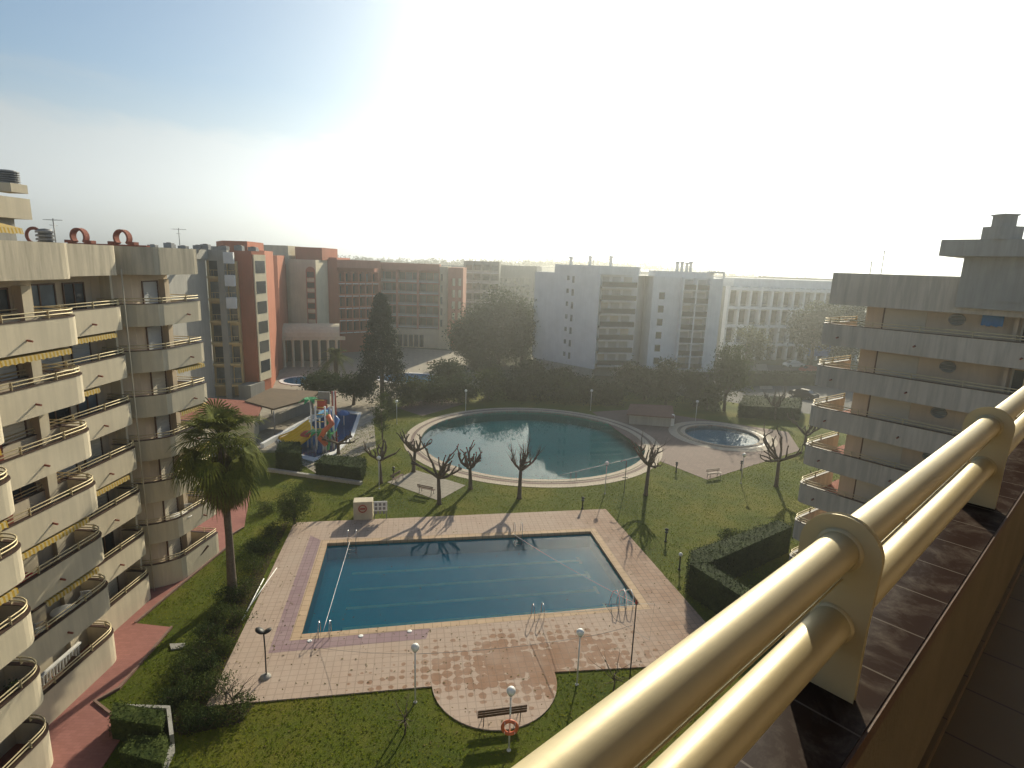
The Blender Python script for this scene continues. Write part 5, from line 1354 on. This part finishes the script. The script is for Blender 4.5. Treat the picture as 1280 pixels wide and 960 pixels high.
FA = FR(a0_, a1_); arch_strip(CH, FA, FA.L*.70, 1.9, 5.2, 18.0, 5)
FA2 = FR(a2_, a3_); arch_strip(CH, FA2, FA2.L*.80, 1.8, 5.2, 17.2, 6)

R1 = thing('hotel_building', 'red hotel wing with a blind gable and small balconies left of the conifer', 'building', (-30, 120, 0))
b0, b1, b2 = PP(395, 119), PP(423, 119), PP(474, 125)
FB1 = FR(b1, b2); bi = FB1.xy(0, -2); bj = FB1.xy(FB1.L, -2)
MB().prism([b0, b1, (b1[0]-1, 132), (b0[0], 132)], 0, ZV(322, b1[0], 119)).build('gable', redhotel, R1)
MB().prism([bi, bj, (bj[0], 140), (bi[0], 140)], 0, 19.2).build('wall', redhotel, R1)
o = MB(); FB1.box(o, -.02, FB1.L+.4, -2.2, .12, 18.0, 19.6); o.build('roof_parapet', pinkhotel, R1)
storeys(R1, FB1, .15, FB1.L, 4.6, 5, 2.55, 1.9, .40, whiteren, redhotel, 6, redhotel, glassd, .04)
winrow(R1, FR(b0, b1), [(.3, 1.2, 5+2.6*k, 6.6+2.6*k) for k in range(5)], glassd)
R2 = thing('hotel_building', 'long pink and red hotel wing with white balcony lines right of the conifer', 'building', (-20, 135, 0))
d0, d1 = PP(470, 133), PP(549, 133); FD = FR(d0, d1)
MB().prism([FD.xy(0, -2), FD.xy(FD.L, -2), (d1[0], 146), (d0[0], 146)], 0, 18.6).build('wall', pinkhotel, R2)
storeys(R2, FD, .2, FD.L-.1, 4.8, 5, 2.6, 1.9, .45, whiteren, greyren, 9, None, glassd, .04)
for s in (0, 4.7, 9.5, FD.L-.2): o = MB(); FD.box(o, s, s+.5, -1.99, .08, 4.4, 17.7); o.build('divider', pinkhotel, R2)
o = MB(); FD.box(o, 0, FD.L, -2.1, .15, 17.7, 19.3); o.build('roof_parapet', pinkhotel, R2)
o = MB(); FD.box(o, 0, FD.L+.5, -1.99, .25, 0, 4.4); o.build('ground_floor', creamhotel, R2)
winrow(R2, FR(FD.xy(0, .25), FD.xy(FD.L, .25)), [(5.2+1.25*i, 6.1+1.25*i, .2, 3.0) for i in range(5)], glassd)
f0, f1 = PP(549, 132), PP(559, 132.5); MB().prism([f0, f1, (f1[0], 140), (f0[0], 140)], 0, 18.8).build('pilaster', creamhotel, R2)
winrow(R2, FR(f0, f1), [(.25, .7, 5.2+2.6*k, 6.8+2.6*k) for k in range(5)], glassd)
h0, h1 = PP(559.5, 131), PP(578, 133); MB().prism([h0, h1, (h1[0], 142), (h0[0], 142)], 3.0, 18.7).build('end_tower', pinkhotel, R2)
FH = FR(h0, h1); 
for s in (.35, .75): 
    for k in range(5): 
        o = MB(); FH.box(o, FH.L*s-.3, FH.L*s+.3, .01, .35, 4.2+2.6*k, 5.9+2.6*k); o.build('oriel', creamhotel, R2)
for s in (.2, FH.L-.5): o = MB(); FH.box(o, s, s+.35, -.6, 0, 0, 3.0); o.build('column', creamhotel, R2)
MB().prism([(h0[0]+.5, 133.5), (h1[0]-.3, 134.5), (h1[0]-.3, 141), (h0[0]+.5, 141)], 0, 3.0).build('recessed_ground_floor', redhotel, R2)
# entrance portico
PO = thing('portico', 'pale curved entrance canopy on columns in front of the cream hotel', 'portico', (-36, 104, 0))
q0, q1 = PP(349, 103), PP(424, 106); FQ = FR(q0, q1)
m_ = MB(); n_ = 10; vs = []
for i in range(n_+1):
    a = PI*i/n_
    for s in (0, FQ.L): vs.append(FQ.p(s, -3+3.2*math.cos(a), 5.6+2.1*math.sin(a)))
    for s in (0, FQ.L): vs.append(FQ.p(s, -3+3.0*math.cos(a), 5.6+1.9*math.sin(a)))
fs = []
for i in range(n_): a = 4*i; fs += [(a, a+4, a+5, a+1), (a+2, a+3, a+7, a+6), (a, a+2, a+6, a+4), (a+1, a+5, a+7, a+3)]
m_.add(vs, fs, False); m_.build('vaulted_roof', creamhotel, PO)
o = MB(); FQ.box(o, -.5, FQ.L+1, -.15, .5, 5.0, 5.595); o.build('beam', creamhotel, PO)
for i in range(7): o = MB().lathe([(.32, 0), (.25, .3), (.24, 4.7), (.34, 5.0)], FQ.p(.6+i*(FQ.L-1.2)/6, .15, 0), 10); o.build('column', creamhotel, PO)
o = MB(); FQ.box(o, 0, FQ.L, -6.4, -6.2, 0, 5.5); o.build('rear_glazing', glassd, PO)
MB().prism([FQ.xy(-3, -.5), FQ.xy(FQ.L*.3, -.5), FQ.xy(FQ.L*.3, -6), FQ.xy(-3, -6)], 5.62, 5.9).build('flat_roof', greyren, PO)
# grey flats and farther blocks
GF = thing('apartment_building', 'hazy grey apartment block with white balcony bands right of the pink hotel wing', 'building', (-8, 165, 0))
g0, g1_ = PP(578, 160), PP(622, 160); FG = FR(g0, g1_)
MB().prism([FG.xy(0, -1.8), FG.xy(FG.L, -1.8), (g1_[0], 175), (g0[0], 175)], 0, 20.4).build('wall', greyren, GF)
storeys(GF, FG, .2, FG.L, 4, 6, 2.65, 1.7, .7, whiteren, greyren, 4, greyren, glassd)
GG = thing('apartment_building', 'faint grey block behind the big evergreen tree', 'building', (2, 180, 0))
g2_, g3_ = PP(620, 176), PP(668, 178); FG2 = FR(g2_, g3_); MB().prism([g2_, g3_, (g3_[0]+2, 190), (g2_[0], 190)], 0, 19.5).build('wall', greyren, GG)
winrow(GG, FG2, [(1+2.0*i, 2.2+2.0*i, 6+2.7*k, 7.6+2.7*k) for i in range(5) for k in range(4)], glassd)
FB_ = thing('office_building', 'long pale building with a white grid facade at the right distance', 'building', (50, 135, 0))
i0, i1 = PP(906, 131, 420), PP(1075, 137, 420); FI = FR(i0, i1)
MB().prism([FI.xy(0, -1.5), FI.xy(FI.L, -1.5), FI.xy(FI.L, -14), FI.xy(0, -14)], 0, 16.6).build('wall', greyren, FB_)
nb_ = 13
for j in range(nb_+1): s = FI.L*j/nb_; o = MB(); FI.box(o, s-.22, s+.22, -1.49, 0, .0, 16.8); o.build('pillar', whiteren, FB_)
for k in range(4): o = MB(); FI.box(o, -.2, FI.L+.2, -1.48, .06, 3.6+4.2*k-.3, 3.6+4.2*k+.3); o.build('floor_band', whiteren, FB_)
for j in range(nb_):
    for k in range(4):
        s = FI.L*j/nb_+.3; o = MB(); FI.box(o, s, s+FI.L/nb_-.6, -1.49, -1.40, 4.2*k+.2+(.0 if k else 0), 4.2*k+2.9); o.build('window', glassd if (j*3+k) % 4 else glassb, FB_)
MB().prism([FI.xy(2, -2), FI.xy(FI.L, -2), FI.xy(FI.L, -13), FI.xy(2, -13)], 16.602, 18.6).build('roof_storey', whiteren, FB_)
tag(MB().prism([FI.xy(FI.L*.55, 3), FI.xy(FI.L*.72, 3), FI.xy(FI.L*.72, 3.15), FI.xy(FI.L*.55, 3.15)], 1.5, 4.0).build('banner', bluep), 'dull blue hoarding in front of the far pale building', 'hoarding')
for i, (u, v1, Y, wd) in enumerate([(300, 322, 210, 40), (520, 330, 240, 30), (700, 336, 260, 50), (960, 346, 230, 30), (860, 343, 300, 40)]):
    a = PP(u, Y); z = ZV(v1, a[0], Y); o = thing('distant_block', ['distant flat block above the grey roof at left', 'distant flat block above the long hotel wing', 'distant flat block behind the white building left part', 'distant flat block above the far grid facade', 'distant flat block behind the white building right part'][i], 'building', (a[0], Y, 0), 'distant flat blocks')
    fr = FR(a, (a[0]+wd, Y+4)); MB().prism([a, (a[0]+wd, Y+4), (a[0]+wd, Y+18), (a[0], Y+14)], 0, max(6, z)).build('wall', greyren, o)

# ------------------------------------------------------------------ hills and the wood on them
nx_, ny_ = 70, 10; vs = []; r = random.Random(2)
prof = lambda x: 16.5+2.5*math.sin(x*.006+1)+1.8*math.sin(x*.017)+(-5.5 if x > 80 else 0)*min(1, max(0, (x-80)/120))
for j in range(ny_):
    for i in range(nx_):
        x = -700+1500*i/(nx_-1); q = j/(ny_-1); z = prof(x)*math.sin(min(1, q*1.5)*PI/2)**2-.3
        vs.append((x, 260+q*520, z))
struct(MB().add(vs, [(j*nx_+i, j*nx_+i+1, (j+1)*nx_+i+1, (j+1)*nx_+i) for j in range(ny_-1) for i in range(nx_-1)], True), 'hills', ground_m)
rg = np.random.default_rng(3); n = 1500; X = -420+rg.random(n)*760; Yh = 420+rg.random(n)*190; zb_ = np.array([prof(x) for x in X])
hh = 2.0+4.5*rg.random(n)**2; P = []
for k in range(n):
    m2 = 26; P.append(np.column_stack([X[k]+rg.normal(0, 2.2, m2), Yh[k]+rg.normal(0, 2.2, m2), zb_[k]+rg.random(m2)*hh[k]]))
tag(quads('wood', np.concatenate(P), 1.6, leaf_far, None, 5), kind='stuff')
bpy.data.objects['wood']['label'] = 'far pine wood along the horizon'; bpy.data.objects['wood']['category'] = 'wood'

# ------------------------------------------------------------------ hotel pools, water park
def rimpool(name, c, rx, ry, rz, label=None):
    pts = [(c[0]+rx*math.cos(a)*math.cos(rz)-ry*math.sin(a)*math.sin(rz), c[1]+rx*math.cos(a)*math.sin(rz)+ry*math.sin(a)*math.cos(rz)) for a in [2*PI*i/48 for i in range(48)]]
    out = [(c[0]+(x-c[0])*(1+.6/rx), c[1]+(y-c[1])*(1+.6/ry)) for x, y in pts]
    m_ = MB().sheet(out, .10, [pts]); m_.skirt(pts, .0, .10); m_.skirt(out, 0, .10); struct(m_, name+'_edge', whiteren)
    struct(MB().sheet(pts, .02), name+'_floor', far_pool_blue); struct(MB().sheet(pts, .07), name+'_water', water_blue)
c = G(512, 473); rimpool('hotel_pool', (c.x, c.y), 5.2, 4.2, 0)
c = G(383, 476); rimpool('hotel_kids_pool', (c.x, c.y), 3.6, 3.2, 0)
for i, (u, v) in enumerate([(556, 468), (563, 466), (570, 464), (548, 462), (576, 470), (540, 455), (569, 458), (582, 462)]):
    b = G(u, v); o = thing('sun_lounger', ['dark sun lounger nearest the hotel pool on the bright plaza', 'second dark sun lounger right of the hotel pool', 'third dark sun lounger right of the hotel pool', 'dark sun lounger set apart on the bright plaza', 'dark sun lounger beside the big evergreen', 'farthest left dark sun lounger on the plaza', 'dark sun lounger below the pink hotel tower', 'dark sun lounger at the right end of the plaza'][i], 'sun lounger', b, 'sun loungers on the hotel plaza')
    MB().box(b.x-1, b.x+.5, b.y-.35, b.y+.35, .3, .38).build('seat', darkwood, o); MB().hexa([b+V(.5, -.35, .3), b+V(1.1, -.35, .7), b+V(1.1, .35, .7), b+V(.5, .35, .3), b+V(.5, -.35, .38), b+V(1.1, -.35, .78), b+V(1.1, .35, .78), b+V(.5, .35, .38)]).build('backrest', darkwood, o)
    for x in (-.9, .4): MB().box(b.x+x-.03, b.x+x+.03, b.y-.3, b.y+.3, .02, .3).build('leg', darkwood, o)
wp = [G2(352, 549), G2(372, 568), G2(393, 573), G2(418, 565), G2(438, 545), G2(447, 519), G2(420, 515), G2(404, 522), G2(385, 530)]
cw = (sum(p[0] for p in wp)/9, sum(p[1] for p in wp)/9); wo_ = [(cw[0]+(x-cw[0])*1.13, cw[1]+(y-cw[1])*1.13) for x, y in wp]
m_ = MB().sheet(wo_, .12, [wp]); m_.skirt(wp, 0, .12); m_.skirt(wo_, 0, .12); struct(m_, 'paddling_pool_edge', whiteren)
struct(MB().sheet(wp, .015), 'paddling_pool_floor', bluep); struct(MB().sheet(wp, .08), 'paddling_pool_water', water_blue)
struct(MB().sheet([G2(330, 530), G2(345, 560), G2(395, 592), G2(470, 560), G2(465, 500), G2(400, 500)], .012), 'paddling_pool_terrace', plaza_m)
# slide
b = G(402, 566); Y_ = b.y
sl = thing('water_slide', 'wide yellow water slide with several lanes running into the paddling pool', 'water slide', G(360, 562))
A = [AT(386, 527, Y_+3.5), AT(396, 540, Y_+1.0)]; B = [AT(347, 551, Y_+4.0), AT(366, 562, Y_+.5)]
m_ = MB(); nl_ = 10; ns = 26; vs = []
for i in range(nl_+1):
    q = i/nl_; a = A[0].lerp(B[0], q); c = A[1].lerp(B[1], q); dz = .35*math.sin(q*PI)*-.5
    for j in range(ns+1):
        p = a.lerp(c, j/ns); vs.append((p.x, p.y, max(.12, p.z+dz+(.12 if j % 5 == 0 else 0))))
m_.add(vs, [(i*(ns+1)+j, i*(ns+1)+j+1, (i+1)*(ns+1)+j+1, (i+1)*(ns+1)+j) for i in range(nl_) for j in range(ns)]); so_ = m_.build('slide_bed', yellowp, sl); md = so_.modifiers.new('t', 'SOLIDIFY'); md.thickness = .12
for s in (0, 1): MB().tube([A[s]+V(0, 0, .2), A[s].lerp(B[s], .5)+V(0, 0, .05), Vector((B[s].x, B[s].y, max(.2, B[s].z+.2)))], .09, 8).build('side_rim', yellowp, sl)
tw = thing('play_tower', 'white legged water play tower with blue platform and red top', 'play tower', (b.x, b.y, 0))
def up_(u, v, dy=0): return AT(u, v, Y_+dy)
legs = [(394, 400, 0), (406, 403, 0), (399, 398, 2.4), (412, 400, 2.4), (416, 400, 1.2)]
for (u, _, dy) in legs:
    t_ = up_(u, 508, dy); MB().tube([V(t_.x, t_.y, 0.02), t_], .10, 8).build('leg', whitep, tw)
p = up_(394, 522); q = up_(410, 522, 2.4); MB().box(p.x, q.x, p.y, q.y, p.z, p.z+.22).build('platform', skyblue, tw)
p = up_(394, 545); MB().box(p.x, p.x+1.6, p.y, p.y+2.2, p.z, p.z+.18).build('lower_platform', greenp, tw)
p = up_(403, 512, 1); MB().prism([(p.x-.4, p.y-.4), (p.x+.4, p.y-.4), (p.x+.4, p.y+.4), (p.x-.4, p.y+.4)], p.z+.1, p.z+1.0).build('red_bucket', redp, tw)
p = up_(405, 505, 1.5); MB().box(p.x-.6, p.x+.6, p.y, p.y+.2, p.z, p.z+1.3).build('grey_board', greym, tw)
for u in (415, 419):
    t_ = up_(u, 489, 2.8); m_ = MB(); m_.tube([V(t_.x, t_.y, .02), t_], .09, 8); m_.build('red_pole', redp, tw)
t_ = up_(417, 489, 2.8); MB().tube([V(t_.x, t_.y, .02), t_], .07, 8).build('white_pole', whitep, tw)
for (u, v, dy) in ((388, 500, 1.2), (396, 540, .2)):
    t_ = up_(u, v, dy); m_ = MB()
    for k in range(7):
        a = 2*PI*k/7; d = V(math.cos(a), math.sin(a), 0); s = V(-d.y, d.x, 0); m_.add([t_, t_+d*.6+s*.25+V(0, 0, .15), t_+d*1.2+V(0, 0, -.25), t_+d*.6-s*.25+V(0, 0, .15)], [(0, 1, 2, 3)])
    lo_ = m_.build('leaf_roof', greenp, tw); lo_.modifiers.new('t', 'SOLIDIFY').thickness = .05
    MB().tube([V(t_.x, t_.y, .02), t_], .08, 8).build('palm_pole', whitep, tw)
MB().tube([up_(410, 520, .2), up_(415, 530, -.4), up_(406, 538, -.8), up_(400, 548, -.6), up_(408, 556, -.4)], .28, 10).build('spiral_tube', orangep, tw)
MB().tube([up_(408, 516, .5), up_(412, 545, 0), up_(410, 562, -.3)], .16, 8).build('green_pipe', greenp, tw)
t_ = up_(409, 512, 3.2); m_ = MB(); m_.tube([t_, t_+V(1.2, -.6, -1.0), t_+V(1.0, -1.8, -2.0), t_+V(-.2, -2.4, -3.0), t_+V(.2, -3.4, -4.0)], .34, 10); m_.build('blue_tube', bluep, tw)
for k in range(5): a = up_(394, 500+9*k, .1); MB().tube([a, a+V(.9, 0, 0)], .04, 6).build('ladder_rung', yellowp, tw)
for i, (u, v, mt, lab) in enumerate([(430, 532, bluep, 'blue water mushroom in the paddling pool'), (385, 560, redp, 'red water mushroom at the foot of the yellow slide')]):
    c = G(u, v); o = thing('water_mushroom', lab, 'water toy', c); MB().tube([c+V(0, 0, .05), c+V(0, 0, 1.7)], .07, 8).build('stem', whitep, o); MB().lathe([(.75, 1.45), (.7, 1.6), (.4, 1.85), (.01, 1.95)], c, 16).build('cap', mt, o)
# canopies
CN = thing('canopy', 'flat brown canopy roof on posts left of the water slide', 'canopy', (-26, 66, 0))
def roofpoly(pts, z): return [G2(u, v, z) for u, v in pts]
rp_ = roofpoly([(306, 503), (338, 487), (398, 491), (388, 500), (342, 513)], 3.1); MB().prism(rp_, 3.1, 3.3).build('roof', roofbrown, CN)
for x, y in rp_: MB().tube([V(x*.995, y*.995, 0), V(x*.995, y*.995, 3.1)], .08, 6).build('post', greym, CN)
tt_ = roofpoly([(205, 512), (262, 500), (330, 505), (322, 522), (268, 530), (205, 530)], 2.9); C2 = thing('canopy', 'terracotta tiled low roof behind the fan palm', 'canopy', (-30, 62, 0)); MB().prism(tt_, 2.9, 3.15).build('roof', terracotta, C2)
m_ = MB(); m_.prism([lerp(p, (sum(a[0] for a in tt_)/6, sum(a[1] for a in tt_)/6), .1) for p in tt_], 0, 2.9); m_.build('wall', creamhotel, C2)
m_ = MB(); wallstrip(m_, [G2(312, 545), G2(392, 512)], 0, .25, 0, 1.2); tag(m_.build('garden_wall', greyren), 'grey low wall in front of the brown canopy', 'wall')
m_ = MB(); wallstrip(m_, [G2(330, 560), G2(394, 523)], 0, .4, 0, .5); tag(m_.build('garden_wall', whiteren), 'pale low wall above the yellow slide', 'wall')
# pump hut by the round pool
HP = thing('garden_hut', 'low hut with a reddish sloping roof between the two round pools', 'hut', G(812, 532))
h_ = [G2(786, 530), G2(838, 534), G2(836, 520), G2(790, 518)]; MB().prism(h_, 0, 1.3).build('wall', leaf_dark if False else greyren, HP)
cx = sum(p[0] for p in h_)/4; cy = sum(p[1] for p in h_)/4; ov = [(cx+(x-cx)*1.15, cy+(y-cy)*1.15) for x, y in h_]
MB().add([(*p, 1.3) for p in ov]+[(*p, 1.42) for p in ov]+[(cx-1.6, cy, 1.9), (cx+1.2, cy, 1.9)], [(0, 1, 5, 4), (1, 2, 6, 5), (2, 3, 7, 6), (3, 0, 4, 7), (4, 5, 9, 8), (5, 6, 9), (6, 7, 8, 9), (7, 4, 8), (3, 2, 1, 0)]).build('roof', hutroof, HP)
p = G(838, 532); bxo = thing('utility_box', 'white utility box beside the hut by the round pool', 'box', p); MB().box(p.x-.4, p.x+.4, p.y-.25, p.y+.25, .02, 1.5).build('cabinet', whitep, bxo); MB().box(p.x-.35, p.x+.35, p.y-.27, p.y-.251, .12, 1.4).build('door', whitem, bxo)
# parked cars
def car(paint):
    o = thing('parked_car', '', 'car', (0, 0, 0))
    prof_ = [(-2.05, .3), (-2.1, .62), (-1.9, .85), (-1.45, .92), (-.85, 1.38), (.55, 1.42), (1.2, .98), (1.95, .84), (2.1, .55), (2.05, .3)]
    n = len(prof_); m_ = MB(); vs = [(x, -.82+(.16 if z > 1.1 else 0), z) for x, z in prof_]+[(x, .82-(.16 if z > 1.1 else 0), z) for x, z in prof_]
    m_.add(vs, [tuple(range(n))[::-1], tuple(range(n, 2*n))]+[((i+1) % n, i, n+i, n+(i+1) % n) for i in range(n)]); b = m_.build('body', paint, o); bv = b.modifiers.new('b', 'BEVEL'); bv.width = .07; bv.segments = 2
    for s in (-1, 1):
        g = MB(); y = s*.745; g.add([(-1.25, s*.80, .95), (.95, s*.80, .98), (.5, s*.68, 1.34), (-.8, s*.68, 1.31)], [(0, 1, 2, 3)]); g.build('side_window', glassd, o)
    g = MB().add([(1.17, -.68, 1.02), (1.17, .68, 1.02), (.62, .6, 1.4), (.62, -.6, 1.4)], [(0, 1, 2, 3)]); g.build('windscreen', glassd, o)
    g = MB().add([(-1.44, -.66, .96), (-1.44, .66, .96), (-.92, .58, 1.36), (-.92, -.58, 1.36)], [(0, 3, 2, 1)]); g.build('rear_window', glassd, o)
    for x in (-1.3, 1.3):
        for y in (-.74, .74): w_ = MB().tube([(x, y-.1, .31), (x, y+.1, .31)], .31, 16); w_ = w_.build('wheel', blackm, o); MB().tube([(x, y-.105, .31), (x, y+.105, .31)], .18, 12).build('rim', steel, w_)
    for y in (-.6, .6): MB().ball((2.03, y, .66), .12, 8, 6).build('headlight', whitep, o)
    return o
cw_ = car(whitep); cb_ = car(blackm); cr_ = car(redp); cg_ = car(greym)
G_ = 'cars in the car park'
for o, (u, v), rz, lab in [(cb_, (1004, 497), 2.2, 'dark car nearest the right building in the car park'), (cw_, (992, 459), .1, 'white car parked below the far pale building'), (cg_, (1008, 476), 1.9, 'grey car beside the pavement strip'), (cr_, (1013, 466), .1, 'dark red car farther back in the car park')]:
    b = G(u, v); o.location = (b.x, b.y, .02); o.rotation_euler = (0, 0, rz); o['label'] = lab; o['group'] = G_

# ------------------------------------------------------------------ scattering air, added to stand in for lens glare
HZ = MB().box(-520, 600, -40, 820, -3, 60)
hzm, nt = newmat('glare_air'); vp = N(nt, 'ShaderNodeVolumePrincipled'); vp.inputs['Color'].default_value = (.95, .97, .94, 1); vp.inputs['Density'].default_value = .00115; vp.inputs['Anisotropy'].default_value = .78
o_ = N(nt, 'ShaderNodeOutputMaterial'); L(nt, vp.outputs[0], o_.inputs['Volume'])
hz = tag(HZ.build('glare_haze', hzm), kind='stuff')  # forward-scattering volume imitating the veiling glare toward the sun
